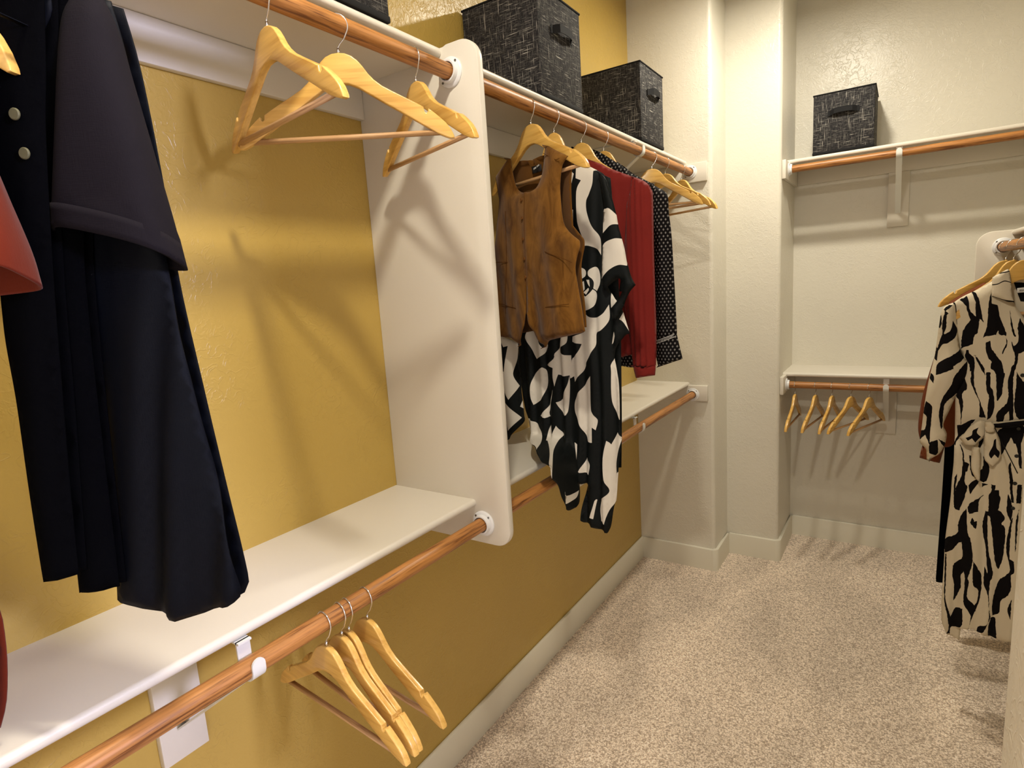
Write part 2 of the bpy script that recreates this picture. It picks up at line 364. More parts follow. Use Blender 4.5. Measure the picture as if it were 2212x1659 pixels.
# ------------------------------------------------------------------ ceiling fixtures (above the frame)
for i, (x, y, z) in enumerate(LIGHTS):
    t = thing('ceiling_light', ['round flush ceiling light over the far end', 'round flush ceiling light over the entry'][i], 'lamp', (x, y, H))
    bm = bmesh.new(); cyl(bm, (0, 0, 0), (0, 0, -.025), .095, 40); obj('base', bm, METALW, t)
# ------------------------------------------------------------------ storage bins
def bin_(label, x0, y0, z0, w, d, h, face, group='black fabric storage bins'):
    """w along x, d along y; handle centred on the given face"""
    t = thing('storage_bin', label, 'storage bin', (x0+w/2, y0+d/2, z0), 0, None)
    bm = bmesh.new(); box(bm, -w/2, w/2, -d/2, d/2, .012, h); bevel(bm, .004, 2)
    top = [f for f in bm.faces if all(v.co.z > h-.0045 for v in f.verts) and f.normal.z > .9]
    top = max(top, key=lambda f: f.calc_area())
    r = bmesh.ops.inset_region(bm, faces=[top], thickness=.006); bmesh.ops.translate(bm, verts=top.verts[:], vec=(0, 0, -h+.02))
    # soft walls bow out a little
    for v in bm.verts:
        k = math.sin(PI*min(max(v.co.z/h, 0), 1))
    obj('body', bm, BINF, t)
    bm = bmesh.new(); box(bm, -w/2-.0015, w/2+.0015, -d/2-.0015, d/2+.0015, 0, .014); bevel(bm, .003, 2); obj('base_trim', bm, BLACKT, t)
    bm = bmesh.new(); q = [(-w/2, -d/2), (w/2, -d/2), (w/2, d/2), (-w/2, d/2)]
    for a, b in zip(q, q[1:]+q[:1]): tube_path(bm, [(a[0], a[1], h), (b[0], b[1], h)], .0032, 8)
    obj('rim_piping', bm, BLACKT, t)
    # webbing handle, bowed out from the face
    bm = bmesh.new(); hw = .066; hz = h*.66; n = 14
    for j in range(n+1): pass
    prof = []
    for j in range(n+1):
        s_ = -hw+2*hw*j/n; k = 1-abs(s_)/hw; out = .016*min(1, max(0, (k-.12)/.35)); out = .016*(3*(out/.016)**2-2*(out/.016)**3)
        prof.append((s_, .003+out, hz+.008*math.cos(s_/hw*PI/2)*(1 if abs(s_) < hw*.8 else .4)))
    loop = []
    for s_, o_, z_ in prof: loop.append([(s_, o_, z_-.012), (s_, o_, z_+.012), (s_, o_+.0022, z_+.012), (s_, o_+.0022, z_-.012)])
    def fx(p):
        s_, o_, z_ = p
        return (w/2+o_, s_, z_) if face == 'x' else (s_, -d/2-o_, z_)
    R = [[bm.verts.new(fx(p)) for p in q_] for q_ in loop]
    for A, B in zip(R, R[1:]):
        for k in range(4): bm.faces.new((A[k], A[(k+1) % 4], B[(k+1) % 4], B[k]))
    bm.faces.new(R[0][::-1]); bm.faces.new(R[-1]); obj('handle', bm, BLACKT, t)
    return t
bin_('black woven fabric bin cut off by the top edge, above the bare hangers', .01, .715, ZU, .277, .27, .29, 'x')
bin_('largest black woven fabric bin, just right of the divider panel', .01, 1.612, ZU, .272, .272, .305, 'x')
bin_('black woven fabric bin at the far end of the clothes shelf', .015, 2.40, ZU, .272, .265, .30, 'x')
bin_('black woven fabric bin alone on the high alcove shelf', .795, 3.353, 2.095, .256, .262, .275, 'y')
# ------------------------------------------------------------------ hangers
def hanger_meshes():
    half = [(0, 0), (.012, -.0012), (.024, -.006), (.034, -.014), (.043, -.025), (.052, -.038), (.062, -.049), (.076, -.060), (.095, -.0705), (.115, -.081), (.135, -.0915),
            (.1500, -.1000), (.1512, -.1085), (.1545, -.1110), (.1580, -.1090), (.1590, -.1030), (.166, -.1080), (.178, -.118), (.190, -.129), (.199, -.141), (.2045, -.153), (.2050, -.158)]
    low = [(.1975, -.1585), (.188, -.155), (.172, -.148), (.150, -.1345), (.125, -.119), (.100, -.104), (.075, -.089), (.052, -.0745), (.032, -.062), (.014, -.0545), (0, -.0535)]
    k = 1.03
    right = [(x*k, z) for x, z in half+low]
    ring = right + [(-x, z) for x, z in right[::-1][1:-1]]
    bm = bmesh.new(); prism(bm, ring, 1, -.0062, .0062); bmesh.ops.recalc_face_normals(bm, faces=bm.faces[:])
    bevel(bm, .0022, 3, lambda e: abs(e.verts[0].co.y-e.verts[1].co.y) < 1e-6)
    for v in bm.verts: v.co.y += .15*v.co.x**2   # arms sweep gently back
    a = bpy.data.meshes.new('hanger_frame'); bm.to_mesh(a); bm.free(); a.materials.append(MAPLE); a.shade_smooth(); a.set_sharp_from_angle(angle=math.radians(38))
    bm = bmesh.new(); tube_path(bm, [(-.186, .0052, -.146), (.186, .0052, -.146)], .0052, 12)
    b = bpy.data.meshes.new('trouser_bar'); bm.to_mesh(b); bm.free(); b.materials.append(DOWEL); b.shade_smooth()
    # wire hook: stem, S-bend and loop over the rod; origin = top of the wood, rod centre 0.050 above
    R = .0215; cz = .0475
    pth = [(0, 0, -.006), (0, 0, .010)] + [(.004, 0, .016), (.012, 0, .024)]
    pth = pth + [(R*math.cos(a_), 0, cz+R*math.sin(a_)) for a_ in [math.radians(-28+j*11) for j in range(0, 20)]]
    bm = bmesh.new(); tube_path(bm, pth, .0014, 8)
    tip = pth[-1]; bmesh.ops.create_icosphere(bm, subdivisions=2, radius=.0022, matrix=Matrix.Translation(tip))
    cyl(bm, (0, 0, -.001), (0, 0, .009), .0024, 10)
    c = bpy.data.meshes.new('hook'); bm.to_mesh(c); bm.free(); c.materials.append(CHROME); c.shade_smooth()
    return a, b, c
HM = hanger_meshes()
def hanger(label, rx, ry, rz, ang, group=None, wid=.96, zs=1.0):
    """hung on a rod at rx, ry, rz; ang = turn of the arms about the vertical"""
    t = thing('clothes_hanger', label, 'hanger', (rx, ry, rz-.050), math.radians(ang), group)
    for n_, me in zip(('hanger_frame', 'trouser_bar', 'hook'), HM):
        o = bpy.data.objects.new(n_, me); C.objects.link(o); o.parent = t
        if n_ != 'hook': o.scale.x = wid; o.scale.z = zs
    return t
G1 = 'bare wooden hangers on the upper left rod'
hanger('bare wooden hanger first from the left on the upper left rod', RUX, .667, RUZ, -10, G1)
hanger('bare wooden hanger turned broadside, middle of three on the upper left rod', RUX, .815, RUZ, 36, G1)
hanger('small-looking bare wooden hanger next to the divider panel socket', RUX, 1.025, RUZ, -19, G1)
hanger('wooden hanger inside the brown suede vest', RUX, 1.495, RUZ, -22, wid=1.06)
hanger('wooden hanger carrying the black and white dress', RUX, 1.625, RUZ, 0, wid=.70, zs=1.3)
hanger('wooden hanger carrying the red blouse', RUX, 1.805, RUZ, 0, wid=.88, zs=1.2)
hanger('wooden hanger carrying the dotted black blouse', RUX, 1.975, RUZ, 0, wid=.88, zs=1.2)
G2 = 'bare wooden hangers at the far end of the clothes rod'
hanger('bare wooden hanger nearest the dotted blouse, largest of the far three', RUX, 2.447, RUZ, 24, G2)
hanger('bare wooden hanger in the middle of the far three', RUX, 2.61, RUZ, -10, G2)
hanger('bare wooden hanger beside the far end block', RUX, 2.838, RUZ, -27, G2)
G3 = 'bare wooden hangers low in the left foreground'
hanger('lowest bare hanger in the left foreground, cut by the bottom edge', RLX, .635, RLZ, -5, G3)
hanger('low bare hanger tucked behind the frontmost one, second of the tight pair', RLX, .672, RLZ, -9, G3)
hanger('low bare hanger with its tip at the baseboard, third from the left', RLX, .690, RLZ, -11, G3)
hanger('low bare hanger standing apart, nearest the divider panel', RLX, .738, RLZ, -6, G3)
G4 = 'bare wooden hangers under the low alcove shelf'
for i, (x, a, w_) in enumerate(((.733, 88, 'leftmost, seen nearly edge-on'), (.829, 82, 'second from the left'), (.905, 82, 'middle one'), (.989, 68, 'fourth from the left'), (1.068, 70, 'nearest the bracket'))):
    hanger('bare hanger under the low alcove shelf, '+w_, x, 3.345, .9556, a, G4)
hanger('wooden hanger with a long bare arm behind the zebra dress', RX, 2.80, RZ, 18)
hanger('wooden hanger holding the rust brown garment', RX, 2.608, RZ, 12, wid=.82, zs=1.15)
hanger('wooden hanger inside the collar of the zebra dress', RX, 2.382, RZ, 6, wid=.80, zs=1.12)
# ------------------------------------------------------------------ garment patterns (each in its own x/z plane, metres)
VEST_FRONT = [(0.0736,1.9205),(0.0819,1.9234),(0.1215,1.9005),(0.1652,1.8785),(0.1454,1.8641),(0.1389,1.8526),(0.131,1.8248),(0.1273,1.7898),(0.1328,1.7215),(0.1518,1.6928),(0.1936,1.6621),(0.1955,1.647),(0.182,1.6182),(0.1729,1.5885),(0.1774,1.55),(0.1881,1.492),(0.1941,1.4495),(0.1983,1.4243),(0.1438,1.413),(0.0525,1.3957),(0.0126,1.3706),(0.0022,1.3874),(-0.0079,1.4173),(-0.0244,1.4559),(-0.0247,1.5585),(-0.0367,1.4558),(-0.059,1.4161),(-0.086,1.3728),(-0.1082,1.3832),(-0.155,1.3929),(-0.2209,1.4026),(-0.2333,1.407),(-0.2365,1.4735),(-0.2324,1.5205),(-0.2153,1.5895),(-0.2067,1.6255),(-0.2115,1.6758),(-0.1948,1.7234),(-0.1757,1.7784),(-0.1666,1.8205),(-0.1689,1.8309),(-0.1728,1.863),(-0.1776,1.887),(-0.1691,1.8936),(-0.1027,1.9283),(-0.0935,1.9251),(-0.0893,1.8983),(-0.081,1.8654),(-0.0717,1.8416),(-0.0547,1.8258),(-0.0348,1.8186),(-0.0104,1.8153),(0.0119,1.8186),(0.0344,1.8297),(0.0531,1.851),(0.0644,1.8852),(0.0709,1.9127)]
VEST_EXT = [(0.0736,1.9205),(0.0819,1.9234),(0.1215,1.9005),(0.1652,1.8785),(0.1454,1.8641),(0.1389,1.8526),(0.131,1.8248),(0.1273,1.7898),(0.1328,1.7215),(0.1518,1.6928),(0.1936,1.6621),(0.1955,1.647),(0.182,1.6182),(0.1729,1.5885),(0.1774,1.55),(0.1881,1.492),(0.1941,1.4495),(0.1983,1.4243),(0.1438,1.413),(0.0525,1.3957),(0.0126,1.3706),(0.0022,1.3874),(-0.086,1.3728),(-0.1082,1.3832),(-0.155,1.3929),(-0.2209,1.4026),(-0.2333,1.407),(-0.2365,1.4735),(-0.2324,1.5205),(-0.2153,1.5895),(-0.2067,1.6255),(-0.2115,1.6758),(-0.1948,1.7234),(-0.1757,1.7784),(-0.1666,1.8205),(-0.1689,1.8309),(-0.1728,1.863),(-0.1776,1.887),(-0.1691,1.8936),(-0.1027,1.9283),(-0.0935,1.9251),(-0.0893,1.8983),(-0.081,1.8654),(-0.0717,1.8416),(-0.0547,1.8258),(-0.0348,1.8186),(-0.0104,1.8153),(0.0119,1.8186),(0.0344,1.8297),(0.0531,1.851),(0.0644,1.8852),(0.0709,1.9127)]
VEST_BACK = [(-0.1016,1.9281),(-0.0778,1.9167),(-0.0559,1.9135),(-0.0324,1.9087),(-0.0102,1.9079),(0.0205,1.9101),(0.0564,1.911),(0.0736,1.9205),(0.0819,1.9234),(0.1652,1.8785),(0.1597,1.8543),(0.1535,1.8207),(0.1505,1.7802),(0.1526,1.704),(0.191,1.666),(0.1926,1.6473),(0.177,1.5882),(0.1852,1.4921),(0.1872,1.4338),(0.0816,1.4278),(-0.0291,1.4212),(-0.137,1.4096),(-0.2284,1.4119),(-0.2281,1.5204),(-0.2067,1.6255),(-0.1907,1.723),(-0.1666,1.8205),(-0.1724,1.8657),(-0.1751,1.8865),(-0.1665,1.8931)]
VEST_LABEL = [(-0.0231,1.8898),(0.0217,1.8884),(0.0232,1.8702),(-0.0195,1.8701)]
VEST_SEAMS = [[(-0.189,1.6334),(-0.1209,1.6294)],[(-0.2212,1.5063),(-0.1551,1.5007),(-0.0856,1.4896)],[(0.0605,1.4915),(0.1125,1.495),(0.1547,1.4983)],[(0.0732,1.6445),(0.1812,1.6069)],[(-0.1084,1.7778),(-0.1337,1.563),(-0.1541,1.4734)],[(-0.0102,1.8044),(-0.0268,1.5586),(-0.0278,1.4731)],[(0.0762,1.9032),(0.1311,1.8752),(0.1444,1.8759)]]
VEST_BUTTONS = [(-0.0215,1.7973),(-0.0229,1.7463),(-0.0265,1.6883),(-0.0269,1.6322),(-0.0248,1.5796)]
KAF_BODY = [(0.0222,1.9189),(0.0552,1.9197),(0.0842,1.9064),(0.1102,1.8874),(0.1405,1.868),(0.1566,1.8582),(0.1654,1.8434),(0.1679,1.7888),(0.1651,1.7471),(0.1589,1.6839),(0.154,1.5631),(0.1545,1.5613),(0.1647,1.5265),(0.1836,1.5012),(0.1937,1.4885),(0.2058,1.4588),(0.2246,1.3983),(0.2061,1.3899),(0.1795,1.3525),(0.1732,1.3298),(0.1726,1.3216),(0.181,1.2872),(0.1874,1.2548),(0.1888,1.2035),(0.1875,1.137),(0.1872,1.1299),(0.1897,1.0934),(0.1911,1.0763),(0.1763,0.9703),(0.1641,0.8848),(0.1538,0.8549),(0.1376,0.7817),(0.1303,0.7659),(0.0744,0.7756),(0.0352,0.7929),(0.0575,0.8926),(0.0657,0.9187),(0.039,0.9164),(0.0405,0.8901),(0.0347,0.8573),(0.0209,0.8378),(0.0017,0.8301),(-0.0169,0.8359),(-0.03,0.8638),(-0.0394,0.9058),(-0.0543,0.9309),(-0.0704,0.9614),(-0.0914,0.986),(-0.114,1.0135),(-0.1332,1.0469),(-0.1429,1.0866),(-0.1469,1.1187),(-0.1533,1.1472),(-0.1585,1.1859),(-0.1626,1.2405),(-0.165,1.2992),(-0.1651,1.3708),(-0.1794,1.4108),(-0.1876,1.4773),(-0.1533,1.7455),(-0.1435,1.8777)]
KAF_SLEEVE = [(0.152,1.8616),(0.1768,1.8354),(0.1934,1.7854),(0.2055,1.738),(0.2102,1.7082),(0.2193,1.6716),(0.2274,1.6392),(0.2334,1.6006),(0.2361,1.5941),(0.2452,1.5604),(0.2576,1.5372),(0.2415,1.5226),(0.2254,1.4993),(0.2058,1.4588),(0.1947,1.4407),(0.1842,1.4446),(0.18,1.4743),(0.191,1.4862),(0.2034,1.5027),(0.2131,1.5204),(0.2041,1.5221),(0.212,1.5613),(0.1908,1.5518),(0.1731,1.5383),(0.1633,1.5266),(0.1537,1.5418),(0.1545,1.5613),(0.1602,1.6479),(0.1588,1.6517),(0.1589,1.6839),(0.1651,1.7471),(0.1594,1.8109)]
KAF_LEFT = [(-0.2405,1.4566),(-0.2385,1.397),(-0.1651,1.3708),(-0.1668,1.3216),(-0.1667,1.2766),(-0.1653,1.2404),(-0.1676,1.2084),(-0.1657,1.1787),(-0.1638,1.1489),(-0.1629,1.1236),(-0.1627,1.1073),(-0.1875,1.0821),(-0.22,1.0513),(-0.2289,1.0382),(-0.2425,1.0313),(-0.2475,1.0922),(-0.2629,1.1466),(-0.2582,1.1337),(-0.2591,1.2278),(-0.2524,1.3435)]
KAF_W = [[(0.0783,1.8862),(0.0771,1.9118),(0.1102,1.8885),(0.1428,1.8676),(0.1309,1.8674),(0.1281,1.8322),(0.116,1.8042),(0.1068,1.7884),(0.1056,1.7629),(0.1128,1.734),(0.1261,1.7045),(0.1455,1.6767),(0.1459,1.629),(0.1357,1.6451),(0.119,1.6553),(0.0995,1.6604),(0.0794,1.6567),(0.078,1.6789),(0.0883,1.6856),(0.0796,1.7116),(0.075,1.7449),(0.0774,1.8181),(0.0924,1.8469),(0.0767,1.8546)],[(0.0424,1.775),(0.0635,1.767),(0.0612,1.7224),(0.0497,1.7203),(0.0445,1.7176),(0.0258,1.7528)],[(0.0437,1.7989),(0.055,1.7974),(0.0532,1.7868),(0.042,1.7904)],[(0.0521,1.8861),(0.0712,1.8682),(0.0611,1.8419),(0.0463,1.8007),(0.0413,1.8014),(0.0411,1.8448)],[(0.0623,1.5795),(0.0759,1.5961),(0.087,1.5953),(0.0959,1.5872),(0.0943,1.5725),(0.074,1.5588),(0.0684,1.5314),(0.0598,1.5294),(0.0584,1.5572)],[(0.1047,1.5866),(0.123,1.5971),(0.1363,1.5894),(0.1413,1.567),(0.1384,1.5426),(0.1281,1.5259),(0.1161,1.534),(0.1183,1.5512),(0.1133,1.5639),(0.1041,1.5731)],[(0.0651,1.5203),(0.0751,1.5223),(0.0915,1.5115),(0.1058,1.5208),(0.1146,1.5316),(0.1265,1.521),(0.1272,1.5036),(0.1152,1.4816),(0.0952,1.471),(0.0727,1.473),(0.0662,1.486)],[(0.0737,1.5513),(0.0881,1.5579),(0.0897,1.5329),(0.081,1.527),(0.0728,1.5337)],[(0.0966,1.5612),(0.1071,1.5605),(0.1081,1.5394),(0.1016,1.5497)],[(0.0851,1.5243),(0.1038,1.5371),(0.1049,1.5296),(0.0945,1.5171)],[(0.0742,1.4462),(0.0904,1.4585),(0.1054,1.4492),(0.1275,1.4486),(0.1472,1.4606),(0.1644,1.4848),(0.164,1.4402),(0.1397,1.4106),(0.1213,1.4008),(0.1172,1.3661),(0.1027,1.3413),(0.0855,1.3121),(0.0801,1.2953),(0.0418,1.2498),(0.0397,1.2678),(0.0258,1.2599),(0.0239,1.2695),(0.03,1.2718),(0.0335,1.3176),(0.0471,1.3305),(0.0595,1.3452),(0.0693,1.3682),(0.0389,1.3756),(0.0409,1.3912),(0.083,1.4053)],[(0.1731,1.5383),(0.1908,1.5518),(0.2133,1.5624),(0.2157,1.5203),(0.2018,1.4931),(0.18,1.4743),(0.1715,1.4623),(0.169,1.5018)],[(0.1947,1.4407),(0.2059,1.4612),(0.2272,1.3983),(0.2074,1.4293)],[(0.1482,1.6176),(0.1558,1.6049),(0.1538,1.5893),(0.1471,1.591)],[(0.1679,1.3676),(0.1727,1.3877),(0.1801,1.4051),(0.1823,1.3926),(0.1735,1.3726)],[(-0.1264,1.3839),(-0.1282,1.3948),(-0.1109,1.423),(-0.0806,1.4224),(-0.0785,1.3771),(-0.0674,1.3554),(-0.0465,1.3727),(-0.0474,1.3576),(-0.0687,1.3337),(-0.0923,1.3203),(-0.1014,1.3356),(-0.1152,1.3597)],[(-0.0712,1.2943),(-0.0595,1.2814),(-0.0579,1.2463),(-0.0661,1.2151),(-0.083,1.1875),(-0.1151,1.1678),(-0.121,1.1969),(-0.1198,1.233),(-0.1088,1.2624),(-0.0896,1.2829)],[(0.0057,1.3957),(0.0248,1.3976),(0.0187,1.3725),(-0.0012,1.3577),(-0.0032,1.3428),(0.0119,1.3344),(0.0332,1.3335),(0.0299,1.2708),(0.0035,1.2679),(-0.0169,1.2716),(-0.0301,1.2331),(-0.0346,1.2624),(-0.0328,1.2929),(-0.0558,1.3012),(-0.0273,1.3233),(-0.024,1.3383),(-0.0059,1.3598)],[(-0.0369,1.2229),(-0.0426,1.1896),(-0.0603,1.144),(-0.0559,1.1331),(-0.0714,1.1275),(-0.089,1.1331),(-0.0562,1.1711),(-0.0419,1.2007)],[(0.0226,1.2673),(0.0235,1.2384),(0.0141,1.1521),(-0.0047,1.141),(-0.0282,1.1815),(-0.008,1.1914),(0.0136,1.2337)],[(0.0972,1.2705),(0.0953,1.1775),(0.0989,1.1543),(0.114,1.1339),(0.108,1.1013),(0.0957,1.109),(0.094,1.0599),(0.0819,1.0613),(0.0741,1.0708),(0.0519,1.1224),(0.0381,1.1525),(0.0385,1.1851),(0.053,1.2138),(0.0777,1.2446)],[(0.1738,1.3256),(0.1876,1.2609),(0.192,1.2037),(0.1886,1.1371),(0.1633,1.1918),(0.1625,1.2847),(0.1622,1.3051)],[(-0.1547,1.1181),(-0.1197,1.1126),(-0.0969,1.0903),(-0.0863,1.0671),(-0.0912,1.0373),(-0.1082,1.0086),(-0.1364,1.0466),(-0.1462,1.0837)],[(-0.0641,1.0902),(-0.0513,1.107),(-0.0473,1.0745),(-0.0325,1.1045),(-0.0067,1.0753),(-0.025,1.0567),(-0.0415,1.0234),(-0.0473,0.9748),(-0.0544,0.9282),(-0.0704,0.9614),(-0.0651,0.9997),(-0.0696,1.0473),(-0.0725,1.0497)],[(0.1784,1.0986),(0.1932,1.0839),(0.1787,1.0356),(0.1696,0.9996),(0.1697,0.9669),(0.1778,0.9755),(0.1654,0.885),(0.1401,0.8449),(0.1312,0.8226),(0.1247,0.7965),(0.1086,0.8003),(0.1076,0.8423),(0.1173,0.8777),(0.1411,0.9045),(0.1307,0.9442),(0.1307,1.0104),(0.1424,1.0706),(0.1549,1.0581)],[(-0.0199,0.8869),(0.0029,0.8794),(0.0351,0.8947),(0.0254,0.872),(0.0047,0.8581),(-0.0131,0.8514)],[(0.0924,0.8688),(0.1008,0.8726),(0.0855,0.8069),(0.0746,0.8104)],[(0.0712,1.0077),(0.0841,0.9898),(0.0784,0.9542),(0.0411,0.9588)],[(0.0304,1.054),(0.0413,1.0485),(0.0332,0.9971)]]
KAF_SW = [[(0.1651,1.7492),(0.176,1.7552),(0.1853,1.7551),(0.1988,1.743),(0.2087,1.7293),(0.2114,1.7081),(0.1905,1.7083),(0.1627,1.6889)],[(0.1588,1.648),(0.1951,1.6696),(0.2232,1.6669),(0.2338,1.6014),(0.2335,1.5924),(0.2106,1.596),(0.1842,1.586),(0.1623,1.5681),(0.1525,1.5578)]]
KAF_LW = [[(-0.2382,1.4003),(-0.1636,1.373),(-0.1714,1.3216),(-0.1928,1.2668),(-0.1715,1.2276),(-0.2116,1.1798),(-0.2267,1.2151),(-0.221,1.289),(-0.2058,1.3618),(-0.221,1.3584),(-0.2279,1.3754)],[(-0.245,1.2816),(-0.222,1.2752),(-0.2272,1.2266),(-0.2425,1.2609)],[(-0.2392,1.1795),(-0.1713,1.1183),(-0.2269,1.0695),(-0.2377,1.1279)],[(-0.1753,1.1563),(-0.1649,1.1787),(-0.1611,1.1491)]]
RED_BODY = [(-0.104,1.9612),(-0.0277,1.9622),(0.0639,1.9245),(0.0981,1.9035),(0.1839,1.8619),(0.172,1.7853),(0.1684,1.6748),(0.1632,1.3526),(0.1519,1.3121),(0.1212,1.3046),(0.0926,1.2994),(-0.006,1.3082),(-0.1188,1.3175),(-0.1513,1.5571),(-0.1304,1.8952)]
RED_SLEEVE = [(0.1815,1.8631),(0.2093,1.8495),(0.2275,1.8348),(0.2385,1.8153),(0.2415,1.7892),(0.2406,1.6239),(0.2422,1.3985),(0.2384,1.2801),(0.2248,1.2751),(0.1658,1.2764),(0.1498,1.4001),(0.1379,1.4942),(0.149,1.6767),(0.1597,1.778)]
RED_CUFF = [(0.1634,1.2802),(0.2005,1.2761),(0.2394,1.2815),(0.2362,1.2495),(0.2045,1.2448),(0.1722,1.2381)]
PAT_BODY = [(-0.1128,2.0304),(-0.0287,2.0058),(0.0509,1.9515),(0.0767,1.9307),(0.1022,1.9078),(0.1726,1.8643),(0.1729,1.6796),(0.1654,1.3845),(0.0972,1.2427),(0.0249,1.2492),(-0.153,1.257),(-0.1866,1.5542),(-0.1781,1.9206)]
PAT_SLEEVE = [(0.1676,1.866),(0.202,1.8438),(0.2238,1.8268),(0.2307,1.8051),(0.2322,1.7584),(0.2403,1.6731),(0.2503,1.4175),(0.2518,1.3633),(0.2162,1.3487),(0.181,1.3378),(0.1822,1.4343),(0.1755,1.6794),(0.1715,1.8223)]
PAT_CUFF = [(0.1805,1.3414),(0.2163,1.3527),(0.2519,1.3663),(0.2611,1.3236),(0.2713,1.2789),(0.2324,1.2658),(0.1872,1.2498),(0.1802,1.2829)]
ZEB_BODY = [(-0.0772,1.4746),(-0.1156,1.4496),(-0.1436,1.434),(-0.1668,1.4157),(-0.1732,1.4031),(-0.1642,1.3596),(-0.1553,1.316),(-0.1462,1.2723),(-0.1343,1.2395),(-0.1315,1.1826),(-0.148,1.1151),(-0.1472,1.0502),(-0.1438,0.9762),(-0.1444,0.9416),(-0.144,0.8837),(-0.1458,0.8248),(-0.1468,0.7479),(-0.1541,0.6021),(-0.1539,0.5394),(-0.1546,0.4334),(-0.1544,0.3798),(-0.1514,0.312),(-0.144,0.2851),(-0.1333,0.2555),(-0.1038,0.2534),(-0.0997,0.2492),(-0.0979,0.2947),(-0.0798,0.2999),(-0.0566,0.3013),(-0.0252,0.284),(-0,0.2827),(0.0246,0.2849),(0.22,0.31),(0.19,0.8),(0.17,1.1),(0.2,1.38),(0.1,1.45),(0.06,1.27),(-0.0098,1.3889),(-0.0205,1.4099),(-0.0294,1.4267),(-0.0336,1.472),(-0.0553,1.4897)]
ZEB_BACK = [(0.07,1.47),(0.2,1.4),(0.17,1.1),(0.19,0.8),(0.22,0.33),(-0.02,0.335),(-0.0574,0.317),(-0.0961,0.3131),(-0.1416,0.9764),(-0.1458,1.1152),(-0.1662,1.4028),(-0.0772,1.4746),(-0.0339,1.4782)]
ZEB_SLEEVE = [(-0.1668,1.4157),(-0.1805,1.4098),(-0.1941,1.3995),(-0.1988,1.3866),(-0.2008,1.3714),(-0.2036,1.3342),(-0.2081,1.2722),(-0.2118,1.2319),(-0.2183,1.1915),(-0.2222,1.1659),(-0.2304,1.0853),(-0.236,0.9918),(-0.2389,0.9473),(-0.2289,0.9334),(-0.2203,0.9225),(-0.2177,0.8886),(-0.2107,0.8879),(-0.1995,0.898),(-0.1839,0.9115),(-0.1735,0.9359),(-0.1693,0.9537),(-0.1677,0.9828),(-0.178,1.0123),(-0.1634,1.0634),(-0.147,1.1166),(-0.1303,1.1577),(-0.1233,1.1911),(-0.1249,1.224),(-0.1342,1.2373),(-0.1458,1.2635),(-0.1535,1.3159),(-0.1573,1.3594),(-0.1628,1.4027)]
ZEB_COLLAR = [(-0.0764,1.489),(-0.0607,1.4993),(-0.0406,1.5122),(-0.037,1.5049),(-0.0321,1.474),(-0.0285,1.439),(-0.0222,1.412),(-0.0351,1.4135),(-0.0466,1.4192),(-0.075,1.4319),(-0.0762,1.4621)]
ZEB_COLLAR_W = [[(-0.0761,1.4683),(-0.0639,1.4697),(-0.0483,1.478),(-0.032,1.4719),(-0.0318,1.4695),(-0.0481,1.4749),(-0.0638,1.4666),(-0.0759,1.4652)],[(-0.0759,1.434),(-0.0468,1.4213),(-0.024,1.4152),(-0.0204,1.4078),(-0.0366,1.4122),(-0.0481,1.4168),(-0.0756,1.4284)],[(-0.0608,1.5014),(-0.0371,1.5065),(-0.0369,1.5038),(-0.0598,1.4982)]]
ZEB_BUTTONS = [(0.0115,1.186),(0.0138,1.0132),(0.0131,0.926),(0.0132,0.8378),(0.0127,0.7554)]
ZEB_BELT = [(-0.0512,1.0311),(0.0265,1.0486),(0.0688,1.059),(0.0698,1.0431),(0.0275,1.0306),(-0.009,1.0196),(-0.0493,1.0157)]
ZEB_LOOP = [[(-0.0705,1.0358),(-0.0855,1.0375),(-0.1062,1.0191),(-0.1224,0.9924),(-0.1356,0.977),(-0.1254,0.9635),(-0.1184,0.9542),(-0.0943,0.9536),(-0.0723,0.9881)],[(-0.071,1.005),(-0.0538,1.0008),(-0.0457,1.007),(-0.0338,0.9803),(-0.0284,0.9389),(-0.032,0.9077),(-0.0459,0.8906),(-0.0593,0.9018),(-0.069,0.9235)],[(-0.1008,0.953),(-0.0822,0.9505),(-0.0781,0.8912),(-0.0767,0.8411),(-0.0845,0.8444),(-0.0992,0.8772),(-0.1012,0.9172)],[(-0.0737,1.0355),(-0.0601,1.0393),(-0.0511,1.0288),(-0.0489,1.0068),(-0.0603,1.0031),(-0.0712,1.0078)]]
